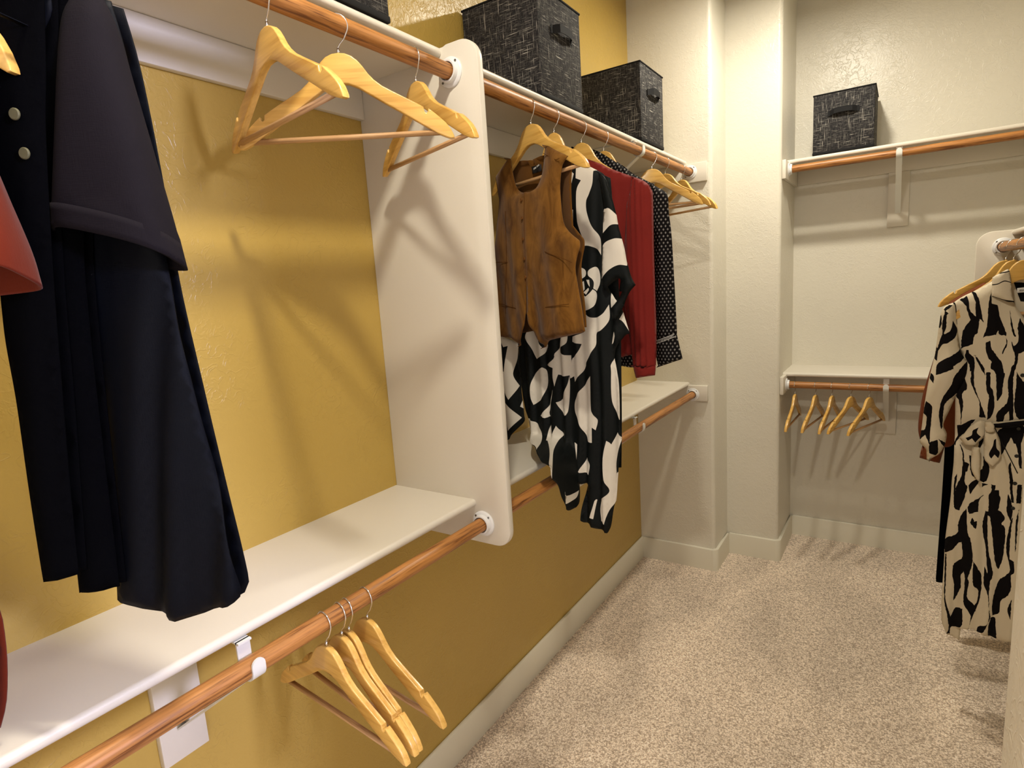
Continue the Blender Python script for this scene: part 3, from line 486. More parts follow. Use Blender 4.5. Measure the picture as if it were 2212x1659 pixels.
ZEB_BLK = [[(-0.1534,1.4227),(-0.1359,1.4336),(-0.131,1.4186),(-0.1262,1.3907),(-0.1152,1.3733),(-0.1099,1.3689),(-0.1126,1.3881),(-0.1138,1.4136),(-0.1238,1.4457),(-0.1154,1.4453),(-0.1059,1.4217),(-0.0993,1.3919),(-0.0914,1.3504),(-0.1012,1.3623),(-0.104,1.3175),(-0.1105,1.3133),(-0.1131,1.2961),(-0.1139,1.2799),(-0.1358,1.2701),(-0.1415,1.2635),(-0.1428,1.2919),(-0.1401,1.3245),(-0.1261,1.3544),(-0.1238,1.3586),(-0.1348,1.3931),(-0.1371,1.4039),(-0.1461,1.4149)],[(-0.0773,1.4455),(-0.0738,1.4099),(-0.0604,1.4031),(-0.0518,1.3652),(-0.0423,1.3399),(-0.0347,1.3188),(-0.0341,1.3083),(-0.0506,1.3127),(-0.0545,1.3254),(-0.0588,1.3127),(-0.0719,1.3108),(-0.0898,1.3035),(-0.0858,1.3237),(-0.0819,1.3449),(-0.0825,1.3871),(-0.0809,1.4207)],[(-0.1284,1.2614),(-0.1224,1.2614),(-0.1212,1.2527),(-0.1103,1.2398),(-0.1061,1.2246),(-0.1063,1.1942),(-0.1166,1.1939),(-0.1193,1.2156),(-0.1288,1.233),(-0.1312,1.2461)],[(-0.0823,1.2874),(-0.0718,1.2937),(-0.0681,1.2702),(-0.0571,1.251),(-0.0428,1.2298),(-0.0359,1.2085),(-0.033,1.1933),(-0.0308,1.1907),(-0.0333,1.1611),(-0.0353,1.1231),(-0.0455,1.1008),(-0.0477,1.1225),(-0.0534,1.1901),(-0.0667,1.206),(-0.0656,1.2249),(-0.0658,1.2273),(-0.0749,1.2423),(-0.0811,1.2638)],[(-0.0202,1.2914),(-0.0146,1.2766),(-0.0054,1.285),(-0.0055,1.3143),(-0.0081,1.3309),(-0.0035,1.3619),(0.0112,1.3265),(0.0287,1.2683),(-0.002,1.2535),(-0.0032,1.2177),(-0.0024,1.2259),(-0.0097,1.1779),(-0.006,1.111),(-0.0021,1.0434),(-0.0122,1.0399),(-0.0139,1.0698),(-0.0235,1.0583),(-0.0264,1.0362),(-0.043,1.035),(-0.0426,1.0653),(-0.0215,1.0966),(-0.0192,1.1292),(-0.022,1.1615),(-0.0156,1.2098),(-0.0112,1.2175),(-0.0094,1.2429),(-0.0175,1.2724)],[(-0.109,1.2485),(-0.0999,1.2377),(-0.087,1.2162),(-0.0812,1.203),(-0.078,1.1813),(-0.085,1.1948),(-0.0975,1.2225)],[(-0.0287,1.3854),(-0.0197,1.3395),(-0.0097,1.3039),(-0.0163,1.3081),(-0.0248,1.3437)],[(-0.0357,1.3083),(-0.0296,1.2851),(-0.0391,1.2512),(-0.0412,1.2597),(-0.0328,1.2851)],[(-0.1314,1.1799),(-0.1209,1.1414),(-0.1328,1.1186),(-0.129,1.0852),(-0.13,1.0598),(-0.1312,1.0144),(-0.1343,1.0567),(-0.1405,1.0958),(-0.1482,1.1179)],[(-0.1163,1.2242),(-0.1056,1.2243),(-0.1046,1.1614),(-0.099,1.134),(-0.0814,1.0823),(-0.0688,1.0442),(-0.086,1.0459),(-0.0883,1.093),(-0.1007,1.1256),(-0.1131,1.1583),(-0.1125,1.1914)],[(-0.0765,1.1923),(-0.0661,1.1939),(-0.0637,1.1491),(-0.0566,1.133),(-0.0512,1.0895),(-0.0565,1.0506),(-0.0664,1.0388),(-0.0669,1.0887),(-0.0662,1.1162),(-0.0739,1.1433)],[(-0.0028,1.1968),(0.0129,1.168),(0.0207,1.147),(0.0268,1.0427),(0.0077,1.0495),(-0.0026,1.0868),(-0.0019,1.1461)],[(-0.141,1.0108),(-0.1236,1.0178),(-0.1047,1.0333),(-0.0941,1.0369),(-0.1059,1.0135),(-0.1157,0.9901),(-0.1303,0.9717),(-0.1384,0.9566),(-0.1433,0.9417),(-0.145,0.9531),(-0.1372,0.9768)],[(-0.1314,0.9487),(-0.1204,0.9267),(-0.118,0.9011),(-0.1154,0.8927),(-0.1087,0.8906),(-0.1042,0.8882),(-0.1073,0.8618),(-0.1115,0.8584),(-0.1119,0.8205),(-0.1048,0.8098),(-0.1115,0.7649),(-0.1123,0.7591),(-0.122,0.7223),(-0.1365,0.7318),(-0.1363,0.7823),(-0.1317,0.812),(-0.1219,0.8426),(-0.1209,0.8921),(-0.1234,0.9207)],[(-0.14,0.7961),(-0.1393,0.8316),(-0.1334,0.8499),(-0.1329,0.8382),(-0.1357,0.8026),(-0.1333,0.75),(-0.1367,0.7495)],[(-0.0816,0.9591),(-0.0741,0.9823),(-0.0711,0.9657),(-0.0823,0.9306)],[(-0.1056,0.9168),(-0.1,0.9145),(-0.0954,0.8892),(-0.0777,0.8395),(-0.0865,0.8413),(-0.0984,0.86)],[(-0.0369,0.9994),(-0.0214,1.02),(-0.008,1.0375),(0.0103,1.0388),(0.0286,1.013),(0.0231,0.9579),(0.0271,0.8893),(0.021,0.8885),(0.0131,0.9542),(0.0044,0.9644),(-0.0028,0.983),(-0.0228,0.9311),(-0.0289,0.9277),(-0.0289,0.9668)],[(-0.0687,0.9178),(-0.0591,0.899),(-0.0519,0.8828),(-0.054,0.8426),(-0.0642,0.8298),(-0.0752,0.8341),(-0.0767,0.8627),(-0.0689,0.8808)],[(-0.1008,0.8191),(-0.0735,0.8429),(-0.0752,0.8341),(-0.0969,0.7846)],[(-0.0683,0.8263),(-0.051,0.8258),(-0.0676,0.812)],[(-0.0446,0.8266),(-0.0341,0.828),(-0.0353,0.8107),(-0.0247,0.8122),(-0.0238,0.7952),(-0.019,0.7844),(-0.0228,0.7954),(-0.0195,0.7796),(-0.0236,0.7432),(-0.0123,0.7352),(-0.0051,0.7135),(-0.0128,0.699),(-0.0022,0.6812),(-0.0011,0.6186),(-0.0034,0.5715),(-0.0114,0.5395),(-0.0196,0.5546),(-0.0269,0.6001),(-0.0356,0.6719),(-0.0429,0.717),(-0.0479,0.7194),(-0.041,0.6107),(-0.0254,0.5262),(-0.0308,0.4875),(-0.0303,0.4292),(-0.0267,0.3851),(-0.0232,0.3652),(-0.0284,0.3463),(-0.0372,0.3193),(-0.0461,0.2955),(-0.0567,0.3031),(-0.0502,0.3261),(-0.0286,0.3498),(-0.0334,0.4422),(-0.0455,0.4806),(-0.0459,0.5386),(-0.0373,0.5167),(-0.0468,0.6028),(-0.0572,0.6613),(-0.0589,0.6943),(-0.0535,0.7318),(-0.0462,0.7329),(-0.0485,0.7786),(-0.0491,0.7886),(-0.0434,0.8038)],[(-0.006,0.891),(-0.0006,0.9056),(0.0017,0.8835),(0.0091,0.8451),(0.0083,0.8224),(0.0152,0.7727),(0.009,0.7718),(0.0024,0.816),(-0.0022,0.8605)],[(0.0199,0.8353),(0.0301,0.8367),(0.0306,0.7751),(0.0193,0.7734)],[(-0.0944,0.7552),(-0.0753,0.773),(-0.0612,0.7866),(-0.0724,0.7651),(-0.0731,0.7286),(-0.0963,0.7164),(-0.1011,0.7374)],[(-0.1036,0.737),(-0.097,0.654),(-0.0882,0.6285),(-0.0805,0.5756),(-0.081,0.5343),(-0.0893,0.4945),(-0.0859,0.4779),(-0.0887,0.4284),(-0.0775,0.4102),(-0.0666,0.399),(-0.0598,0.4147),(-0.0592,0.4531),(-0.0726,0.4672),(-0.0768,0.5008),(-0.077,0.5558),(-0.063,0.528),(-0.0529,0.5029),(-0.0512,0.4447),(-0.0587,0.3941),(-0.0696,0.356),(-0.0798,0.2999),(-0.0747,0.3546),(-0.0948,0.3952),(-0.0963,0.4265),(-0.0969,0.4927),(-0.1005,0.5128),(-0.1071,0.4904),(-0.1052,0.4489),(-0.1186,0.3997),(-0.1236,0.3949),(-0.1234,0.448),(-0.131,0.4989),(-0.1273,0.5312),(-0.1099,0.5488),(-0.1058,0.5703),(-0.1104,0.614),(-0.1275,0.5935),(-0.1347,0.5782),(-0.1536,0.5605),(-0.1554,0.6018),(-0.147,0.6207),(-0.1221,0.6426),(-0.1233,0.6696),(-0.1171,0.7012)],[(-0.0924,0.6886),(-0.087,0.7063),(-0.0813,0.6938),(-0.0739,0.6951),(-0.0763,0.6679),(-0.0828,0.6734)],[(-0.1516,0.5574),(-0.1483,0.5615),(-0.1456,0.471),(-0.1451,0.4001),(-0.132,0.3462),(-0.1286,0.3292),(-0.1145,0.3688),(-0.0979,0.3785),(-0.0963,0.3167),(-0.1114,0.3016),(-0.1253,0.2868),(-0.1255,0.2614),(-0.1362,0.2619),(-0.1306,0.2853),(-0.1366,0.3306),(-0.1476,0.3959),(-0.1503,0.4875)],[(-0.0017,0.8017),(0.0053,0.7833),(0.0131,0.749),(0.0106,0.7096),(-0.002,0.7434)],[(0.0094,0.7094),(0.0146,0.7233),(0.012,0.6411),(0.0142,0.5819),(0.0252,0.5776),(0.0274,0.5381),(0.0208,0.5266),(0.0233,0.4834),(0.0154,0.451),(0.0017,0.4339),(-0.0008,0.3886),(-0.0172,0.3703),(-0.0214,0.4038),(-0.0187,0.4459),(-0.0091,0.496),(0.0043,0.5194),(0.0174,0.5459),(0.0036,0.6196)],[(0.0269,0.7545),(0.0273,0.6243),(0.0257,0.6108),(0.0225,0.7084)],[(-0.0274,0.3256),(-0.0219,0.3656),(-0.0095,0.3655),(-0.0015,0.2876),(-0.0241,0.2879)],[(0.019,0.4076),(0.0265,0.447),(0.0269,0.3755)],[(0.06,1.2),(0.1,1.22),(0.13,1.05),(0.11,0.9),(0.15,0.7),(0.12,0.5),(0.09,0.6),(0.1,0.8),(0.08,1)]]
ZEB_SBLK = [[(-0.2017,1.3714),(-0.1983,1.3757),(-0.1971,1.3472),(-0.2009,1.3341),(-0.2037,1.3364)],[(-0.1939,1.3951),(-0.1804,1.4077),(-0.1717,1.4073),(-0.1883,1.3895),(-0.181,1.3817),(-0.1851,1.3753),(-0.1852,1.3382),(-0.1896,1.3186),(-0.1886,1.3152),(-0.1733,1.3293),(-0.1694,1.3575),(-0.1569,1.3334),(-0.1569,1.3138),(-0.1649,1.2986),(-0.1819,1.2855),(-0.1915,1.2811),(-0.2005,1.2633),(-0.2037,1.2544),(-0.2028,1.2744),(-0.194,1.3186),(-0.1958,1.3384),(-0.1936,1.369),(-0.19,1.3874)],[(-0.1702,1.4137),(-0.1634,1.4156),(-0.1604,1.3897),(-0.1573,1.3594),(-0.1553,1.3355),(-0.1599,1.3595),(-0.1643,1.3984)],[(-0.2109,1.232),(-0.2064,1.2744),(-0.202,1.2566),(-0.2044,1.2276)],[(-0.2038,1.2141),(-0.1936,1.2277),(-0.1815,1.2368),(-0.1593,1.2525),(-0.1476,1.2635),(-0.1464,1.2745),(-0.1343,1.2395),(-0.1424,1.2284),(-0.161,1.2126),(-0.161,1.2041),(-0.1826,1.1924),(-0.2058,1.1806),(-0.2039,1.2172)],[(-0.1495,1.1932),(-0.1312,1.2212),(-0.1227,1.2241),(-0.121,1.1884),(-0.1301,1.1522),(-0.1472,1.1208),(-0.1748,1.0912),(-0.1804,1.0652),(-0.1811,1.0048),(-0.1855,1.0016),(-0.1923,1.053),(-0.1855,1.1048),(-0.1651,1.1481),(-0.1596,1.1735)],[(-0.2272,1.0913),(-0.2115,1.0749),(-0.2112,1.0402),(-0.2131,0.9467),(-0.2259,0.975),(-0.2403,0.9531),(-0.2379,0.9828),(-0.2268,0.9954),(-0.2238,1.0365),(-0.2336,1.0504)],[(-0.2122,0.9527),(-0.1919,0.9648),(-0.1892,0.9168),(-0.1953,0.9088),(-0.2118,0.9145)],[(-0.191,0.9692),(-0.1708,0.9507),(-0.1735,0.9359),(-0.181,0.9498)],[(-0.2185,1.1859),(-0.21,1.1748),(-0.2103,1.1535),(-0.2199,1.166)]]
BRN_P = [(-0.0741,1.4662),(-0.1221,1.4366),(-0.1585,1.4102),(-0.1711,1.3942),(-0.1823,1.3422),(-0.1922,1.258),(-0.224,1.1042),(-0.2341,1.0407),(-0.2409,0.954),(-0.2367,0.9124),(-0.2235,0.8716),(-0.159,0.8747),(-0.1349,0.8882),(-0.1267,0.922),(-0.1202,1.0407),(-0.0805,1.1036),(0.12,1.2),(0.15,1.38),(0.06,1.45),(0,1.42)]
BRN_CUFF = [(-0.225,0.8779),(-0.1593,0.8795),(-0.1643,0.8518),(-0.1709,0.8147),(-0.2022,0.8212),(-0.2323,0.8284)]
BLK_P = [(-0.1153,1.0687),(-0.1158,0.9695),(-0.1459,0.8492),(-0.1462,0.7978),(-0.1471,0.6031),(-0.1513,0.2552),(-0.13,0.2519),(-0.0896,0.2533),(0.1,0.4),(0.17,0.4),(0.12,1),(0.12,1.25),(0,1.2)]
BLK_STRAP = [(-0.1531,1.4178),(-0.1448,1.4162),(-0.1349,1.3767),(-0.1151,1.0654),(-0.1229,1.0651),(-0.1433,1.3821)]
CHAR_BODY = [(0.1124,1.9197),(0.1447,1.8973),(0.1631,1.8906),(0.1731,1.822),(0.1795,1.695),(0.1811,1.5827),(0.192,1.4465),(0.2033,1.3205),(0.2112,1.2391),(0.2138,1.191),(0.2058,1.1761),(0.1798,1.1652),(0.1456,1.1543),(0.1123,1.1511),(0.0933,1.156),(0.0767,1.1674),(0.0563,1.1723),(0.0384,1.1765),(0.0584,1.362),(0.0669,1.5393),(0.0762,1.6497),(0.095,1.8045)]
CHAR_SLEEVE = [(0.1505,1.8881,0.0133,0.0005,0.01),(0.1485,1.8597,0.0239,-0.0012,0.02),(0.1462,1.8097,0.0333,-0.0031,0.028),(0.1441,1.7367,0.0472,-0.0065,0.033),(0.1421,1.673,0.0585,-0.0084,0.036),(0.1415,1.623,0.0646,-0.018,0.038)]
MID_BODY = [(0.1228,1.917),(0.1681,1.8984),(0.1655,1.8574),(0.1393,1.745),(0.1155,1.6352),(0.104,1.5397),(0.0909,1.3696),(0.0798,1.2084),(0.0522,1.2055),(0.0244,1.2026),(0.026,1.2237),(0.0458,1.4299),(0.0697,1.6489),(0.0951,1.7978)]
MID_LAPEL = [(0.1265,1.9029),(0.1406,1.8968),(0.1405,1.8692),(0.1307,1.8539),(0.1204,1.8441),(0.1191,1.8621)]
BLK_BODY = [(0.0688,1.9029),(0.1292,1.9096),(0.1624,1.8972),(0.1463,1.8094),(0.131,1.7408),(0.109,1.594),(0.0912,1.4346),(0.0674,1.2395),(0.0448,1.2355),(0.024,1.2321),(0.028,1.3338),(0.0342,1.4481),(0.0361,1.5247),(0.0453,1.6188),(0.038,1.6999),(0.0435,1.8193)]
BLK_COLLAR = [(0.0767,1.8437),(0.0889,1.8251),(0.0953,1.8097),(0.1022,1.7914),(0.0991,1.787),(0.0854,1.7897),(0.0663,1.7984)]
BLK_BUTTONS = [(0.1124,1.7623),(0.1145,1.723)]
BLK_SLEEVE = [(0.0081,1.6213),(0.0436,1.5982),(0.0448,1.5721),(0.0353,1.5237),(0.0227,1.5098),(-0.0153,1.5221)]
RUST_SLEEVE = [(0.1077,1.8028,0.0098,-0.0032,0.012),(0.0941,1.7535,0.0223,-0.0099,0.022),(0.0941,1.6921,0.0333,-0.0026,0.028),(0.0955,1.6335,0.0455,-0.0044,0.033),(0.0928,1.5937,0.0507,0.0007,0.036)]
RUST_BODY = [(0.0803,1.821),(0.1083,1.7827),(0.0795,1.6455),(0.0362,1.4439),(-0.0118,1.2471),(-0.0131,1.1898),(-0.0187,1.1373),(-0.0322,1.0801),(-0.0494,1.0409),(-0.1094,1.0309),(-0.2,1.0409),(-0.19,1.5),(-0.21,1.75),(-0.08,1.88)]
# ------------------------------------------------------------------ cloth
def pip(P, poly):
    P = np.asarray(P, float); q = np.asarray(poly, float); x, y = P[:, 0], P[:, 1]; inside = np.zeros(len(P), bool)
    for (x0, y0), (x1, y1) in zip(q, np.roll(q, -1, 0)):
        if y0 == y1: continue
        c = ((y0 > y) != (y1 > y)) & (x < (x1-x0)*(y-y0)/(y1-y0)+x0); inside ^= c
    return inside
def smooth_poly(pts, seg, keep=50):
    """Catmull-Rom through points, sharp where the turn exceeds keep degrees"""
    p = np.asarray(pts, float); n = len(p); out = []
    def sharp(i):
        a = p[i]-p[i-1]; b = p[(i+1)%n]-p[i]; c = a@b/(np.linalg.norm(a)*np.linalg.norm(b)+1e-12)
        return math.degrees(math.acos(max(-1, min(1, c)))) > keep
    sh = [sharp(i) for i in range(n)]
    for i in range(n):
        p0, p1, p2, p3 = p[i-1], p[i], p[(i+1)%n], p[(i+2)%n]
        if sh[i]: p0 = p1
        if sh[(i+1)%n]: p3 = p2
        L = np.linalg.norm(p2-p1); k = max(1, int(math.ceil(L/seg)))
        for j in range(k):
            t = j/k
            q = .5*((2*p1)+(-p0+p2)*t+(2*p0-5*p1+4*p2-p3)*t*t+(-p0+3*p1-3*p2+p3)*t**3) if not (sh[i] and sh[(i+1)%n]) else p1+(p2-p1)*t
            out.append(q)
    return np.array(out)
def extents(P, poly):
    """distance of each point to the left and right outline at its own height"""
    x, y = P[:, 0], P[:, 1]; L = np.full(len(P), -9.); R = np.full(len(P), 9.); q = np.asarray(poly)
    for (x0, y0), (x1, y1) in zip(q, np.roll(q, -1, 0)):
        if y0 == y1: continue
        c = ((y0 > y) != (y1 > y)); xi = (x1-x0)*(y-y0)/(y1-y0)+x0
        L = np.where(c & (xi <= x+1e-6) & (xi > L), xi, L); R = np.where(c & (xi >= x-1e-6) & (xi < R), xi, R)
    return np.clip(np.minimum(x-L, R-x), 0, 1)
def sheet(name, outline, depth, mats, prints=(), spacing=.009, thick=.0016, parent=None, jag=0.0, keep=50, ext=None):
    """cloth panel: outline and prints in the garment's own x/z plane; depth(s, z, d) gives y"""
    O = smooth_poly(outline, spacing, keep)
    V = [tuple(p) for p in O]; E_ = [(i, (i+1)%len(O)) for i in range(len(O))]; polys = []
    rr = random.Random(len(V))
    for pr, mi in prints:
        q = smooth_poly(pr, spacing*.7, 60)
        if jag:
            q = q+np.array([[rr.uniform(-jag, jag)*.5, rr.uniform(-jag, jag)] for _ in q])
        b = len(V); V += [tuple(p) for p in q]; E_ += [(b+i, b+(i+1)%len(q)) for i in range(len(q))]; polys.append((q, mi))
    x0, z0 = O.min(0); x1, z1 = O.max(0); pts = []
    z = z0; k = 0
    while z < z1:
        x = x0+(spacing/2 if k%2 else 0)
        while x < x1: pts.append((x, z)); x += spacing
        z += spacing*.866; k += 1
    pts = np.array(pts); pts = pts[pip(pts, O)]
    allb = np.array(V); keepm = np.ones(len(pts), bool)
    for a in range(0, len(pts), 400):
        dd = np.linalg.norm(pts[a:a+400, None]-allb[None], axis=2).min(1); keepm[a:a+400] = dd > spacing*.45
    V += [tuple(p) for p in pts[keepm]]
    vo, eo, fo, _, _, _ = delaunay_2d_cdt([Vector(v) for v in V], E_, [], 0, 1e-6)
    P = np.array([(v.x, v.y) for v in vo]); F = np.array(fo); cen = P[F].mean(1); ok = pip(cen, O); F = F[ok]; cen = cen[ok]
    mi_ = np.zeros(len(F), int)
    for q, mi in polys: mi_[pip(cen, q)] = mi
    d = extents(P, O if ext is None else smooth_poly(ext, spacing, keep)); Y = depth(P[:, 0], P[:, 1], d)
    if isinstance(Y, tuple): XX, Y, ZZ = Y
    else: XX, ZZ = P[:, 0], P[:, 1]
    used = np.unique(F); remap = -np.ones(len(P), int); remap[used] = np.arange(len(used))
    me = bpy.data.meshes.new(name); me.from_pydata([(float(XX[i]), float(Y[i]), float(ZZ[i])) for i in used], [], [[int(remap[i]) for i in f] for f in F])
    me.polygons.foreach_set('material_index', mi_.astype('i')); me.update()
    o = link_mesh(name, me, mats, parent, 180)
    sol = o.modifiers.new('thickness', 'SOLIDIFY'); sol.thickness = thick; sol.offset = 0; sol.use_rim = True
    return o
def folds(s, z, top, bot, amp, n=7, seed=0., lean=0.):
    t = np.clip((top-z)/(top-bot), 0, 1); a = amp*(.12+.88*t)
    w = s+lean*t+.006*np.sin(z*9+seed)
    return a*(np.sin(w*2*PI*n/.4+seed)+.5*np.sin(w*2*PI*n*1.7/.4+seed*2+z*3))*.66
def bulge(d, T, w=.03, e=.009): return e+(T-e)*(1-np.exp(-d/w))
# ---- fabrics
SUEDE = fabric('brown suede', (.135, .054, .007), .95, 500, .0004, .12, .22, .1)
NP = NT(SUEDE); nap = NP.mr(NP.noise(NP.coord((1, 1, .35)), 26, 5, .6, 1.0), .35, .65, 0, 1)
NP.color(NP.mix(nap, (.095, .036, .004), (.215, .095, .016)))
SUEDE_IN = fabric('brown suede lining side', (.125, .050, .007), .95, 500, .0003, .05, .12, .1)
STITCH = mat('dark brown seam', (.10, .035, .006), .9, .1)
KBLK = fabric('black satin print', (.004, .0055, .0055), .6, 1400, .00015, .0, .1, .15)
KWHT = fabric('off-white satin print', (.72, .67, .58), .6, 1400, .00015, .0, .04, .3)
RED = fabric('dark red viscose', (.19, .014, .010), .75, 1300, .0003, .08, .15, .15)
RUST = fabric('rust red jersey', (.115, .0145, .0045), .9, 900, .0004, .08, .08, .1)
CHAR = fabric('charcoal jersey', (.0085, .0065, .0085), .88, 1000, .0003, .0, .12, .10)
BLK = fabric('black knit', (.0015, .0015, .002), .95, 900, .0003, .0, .1, .02)
NAVY = fabric('navy black satin', (.0012, .0018, .004), .6, 900, .0002, .0, .2, .10)
ZCRM = fabric('cream crepe', (.62, .545, .41), .85, 700, .0005, .0, .05)
ZBLK = fabric('black brushstroke print', (.005, .004, .0045), .85, 700, .0004, .0, .1, .1)
BRN = fabric('rust brown crepe', (.15, .038, .012), .85, 900, .0003, .05, .1, .15)
LABEL_K = mat('black woven label', (.010, .010, .011), .6, .3)
LABEL_W = mat('white woven label', (.75, .73, .68), .7, .3)
INK_W = mat('white label lettering', (.75, .75, .72), .7, .2)
INK_K = mat('black label lettering', (.03, .03, .03), .7, .2)
BUTTON_B = mat('brown covered button', (.16, .06, .012), .8, .2)
BUTTON_K = mat('black glossy button', (.012, .012, .012), .2, .5)
BUTTON_Y = mat('pale horn button', (.11, .10, .05), .5, .3)
def dotted():
    m = mat('black crepe with small pale lozenges', (.012, .010, .011), .85, .12); n = NT(m)
    tc = n.n('ShaderNodeTexCoord'); sp_ = n.n('ShaderNodeSeparateXYZ'); n.l(tc.outputs['Object'], sp_.inputs[0])
    px, pz = .0125, .0215
    u_ = n.math('DIVIDE', sp_.outputs[0], px); v_ = n.math('DIVIDE', sp_.outputs[2], pz)
    def cell(du, dv):
        fu = n.math('ABSOLUTE', n.math('SUBTRACT', n.math('FRACT', n.math('ADD', u_, 100+du)), .5)); fv = n.math('ABSOLUTE', n.math('SUBTRACT', n.math('FRACT', n.math('ADD', v_, 100+dv)), .5))
        return n.mr(n.math('ADD', n.math('MULTIPLY', fu, 1.0), n.math('MULTIPLY', fv, 1.25)), .20, .26, 1, 0)
    t = n.math('MAXIMUM', cell(0, 0), cell(.5, .5))
    n.color(n.mix(t, (.006, .005, .0055), (.24, .23, .22))); return m
DOT = dotted()
def disc(name, loc, r, m, parent, t=.003):
    bm = bmesh.new(); cyl(bm, (0, 0, 0), (0, -t, 0), r, 16); bevel(bm, t*.3, 1, lambda e: abs(e.verts[0].co.y-e.verts[1].co.y) < 1e-6)
    o = obj(name, bm, m, parent); o.location = loc; return o
def text(name, body, size, loc, m, parent, rot=0):
    c = bpy.data.curves.new(name, 'FONT'); c.body = body; c.size = size; c.extrude = .0002; c.align_x = 'CENTER'; c.align_y = 'CENTER'
    o = bpy.data.objects.new(name, c); me = bpy.data.meshes.new_from_object(o); bpy.data.objects.remove(o)
    me.transform(Matrix.Rotation(PI/2, 4, 'X')); me.transform(Matrix.Rotation(rot, 4, 'Y')); o = link_mesh(name, me, m, parent); o.location = loc; return o
def ribbon_line(name, pts, r, m, parent, y, seg=6):
    bm = bmesh.new(); P = [Vector((a, y if not callable(y) else float(y(np.array([a]), np.array([b]))[0]), b)) for a, b in pts]; tube_path(bm, P, r, seg); return obj(name, bm, m, parent, 60)
def dens(pts, step=.01):
    out = []
    for (a, b), (c, d) in zip(pts, pts[1:]):
        k = max(1, int(math.hypot(c-a, d-b)/step))
        out += [(a+(c-a)*i/k, b+(d-b)*i/k) for i in range(k)]
    return out+[tuple(pts[-1])]
# ---- suede vest
t = thing('suede_vest', 'brown suede button vest with pointed front hems', 'vest', (RUX, 1.495, 0), math.radians(-22))
def vf(s, z, d=None):
    w = .006*np.sin(s*38+1.2)*np.clip((1.75-z)/.3, 0, 1)+.0035*np.sin(s*75+z*14)*np.clip((1.9-z)/.4, 0, 1)
    w = w-.006*np.exp(-((s-(.0-.05*(1.9-z)))/.012)**2)*np.clip((1.8-z)/.2, 0, 1)
    return w
front = lambda s, z, d: -bulge(d, .028, .035, .0105)+vf(s, z)
o = sheet('front_panels', VEST_FRONT, front, SUEDE, spacing=.0085, thick=.0022, parent=t, keep=40, ext=VEST_EXT)
sheet('back_panel', VEST_BACK, lambda s, z, d: bulge(d, .022, .04, .0105)+.004*np.sin(s*30), SUEDE_IN, spacing=.011, thick=.002, parent=t, keep=40)
sy_ = lambda s, z: -.0285+vf(s, z)-.0008+.010*np.clip((z-1.80)/.12, 0, 1)
for q in VEST_SEAMS: ribbon_line('seam', dens(q), .0009, STITCH, t, sy_)
for q in VEST_BUTTONS: disc('button', (q[0], float(sy_(np.array([q[0]]), np.array([q[1]]))[0])-.001, q[1]), .0048, BUTTON_B, t)
lb = sheet('neck_label', VEST_LABEL, lambda s, z, d: .012+0*s, LABEL_K, spacing=.012, thick=.0012, parent=t)
lc = np.mean(VEST_LABEL, 0); text('label_lettering', 'ma me', .0105, (lc[0], .0110, lc[1]+.006), INK_W, lb, math.radians(-14))
# ---- black and white dress
t = thing('print_dress', 'long black and off-white flower print dress with wide sleeves', 'dress', (RUX, 1.625, 0))
def drape(s, z, y):
    # the lower part slides forward over the shelf edge and the low rod
    x = s+RUX; lim = .352; k = np.clip((1.075-z)/.10, 0, 1); k = k*k*(3-2*k)
    dx = np.clip(lim-x, 0, 1)*k
    return s+dx, y-1.80*dx, z+.62*dx
kf = lambda s, z, d: -bulge(d, .020, .03, .010)+folds(s, z, 1.85, 1.0, .011, 9, .7, .03)
o = sheet('front_panel', KAF_BODY, lambda s, z, d: drape(s, z, kf(s, z, d)), [KBLK, KWHT], [(q, 1) for q in KAF_W], .0095, .0014, t)
bk = [(s, z) for s, z in KAF_BODY if True]
BKP = [(-.16, 1.845), (-.06, 1.90), (.06, 1.90), (.17, 1.845), (.185, 1.5), (.18, 1.15), (.175, .98), (.09, .95), (-.02, 1.05), (-.14, 1.07), (-.15, 1.4)]
sheet('back_panel', BKP, lambda s, z, d: bulge(d, .024, .03, .016)+folds(s, z, 1.85, 1.1, .007, 8, 2.1), [KBLK, KWHT], [([(-.12, 1.6), (-.02, 1.65), (.02, 1.4), (-.08, 1.3)], 1), ([(.05, 1.8), (.1, 1.82), (.12, 1.5), (.07, 1.45)], 1)], .02, .0014, t)
sheet('right_sleeve', KAF_SLEEVE, lambda s, z, d: -.030-bulge(d, .020, .02, .002)+.004*np.sin(s*70+z*12), [KBLK, KWHT], [(q, 1) for q in KAF_SW], .008, .0014, t)
sheet('left_sleeve', KAF_LEFT, lambda s, z, d: -.006-bulge(d, .012, .02, .002)+.005*np.sin(s*80+z*8), [KBLK, KWHT], [(q, 1) for q in KAF_LW], .009, .0014, t)
# ---- red blouse
t = thing('red_blouse', 'dark red long-sleeved blouse with gathered cuff', 'blouse', (RUX, 1.805, 0))
sheet('body', RED_BODY, lambda s, z, d: -bulge(d, .024, .03, .010)+folds(s, z, 1.95, 1.3, .010, 9, 1.5), RED, (), .012, .0014, t)
sheet('back_panel', [(s, z) for s, z in RED_BODY], lambda s, z, d: bulge(d, .024, .03, .016)+.003*np.sin(s*40), RED, (), .02, .0014, t)
def sleeve_folds(n, amp, z0, z1):
    return lambda s, z: amp*np.sin(s*2*PI*n/.1+z*3)*(.35+.65*np.clip(np.abs((z-(z0+z1)/2)/((z0-z1)/2)), 0, 1)**2)
sf = sleeve_folds(5.5, .0055, 1.86, 1.30)
sheet('sleeve', RED_SLEEVE, lambda s, z, d: -.020-bulge(d, .026, .018, .002)+sf(s, z), RED, (), .0065, .0014, t)
sheet('sleeve_back', RED_SLEEVE, lambda s, z, d: -.020+bulge(d, .020, .018, .002), RED, (), .012, .0014, t)
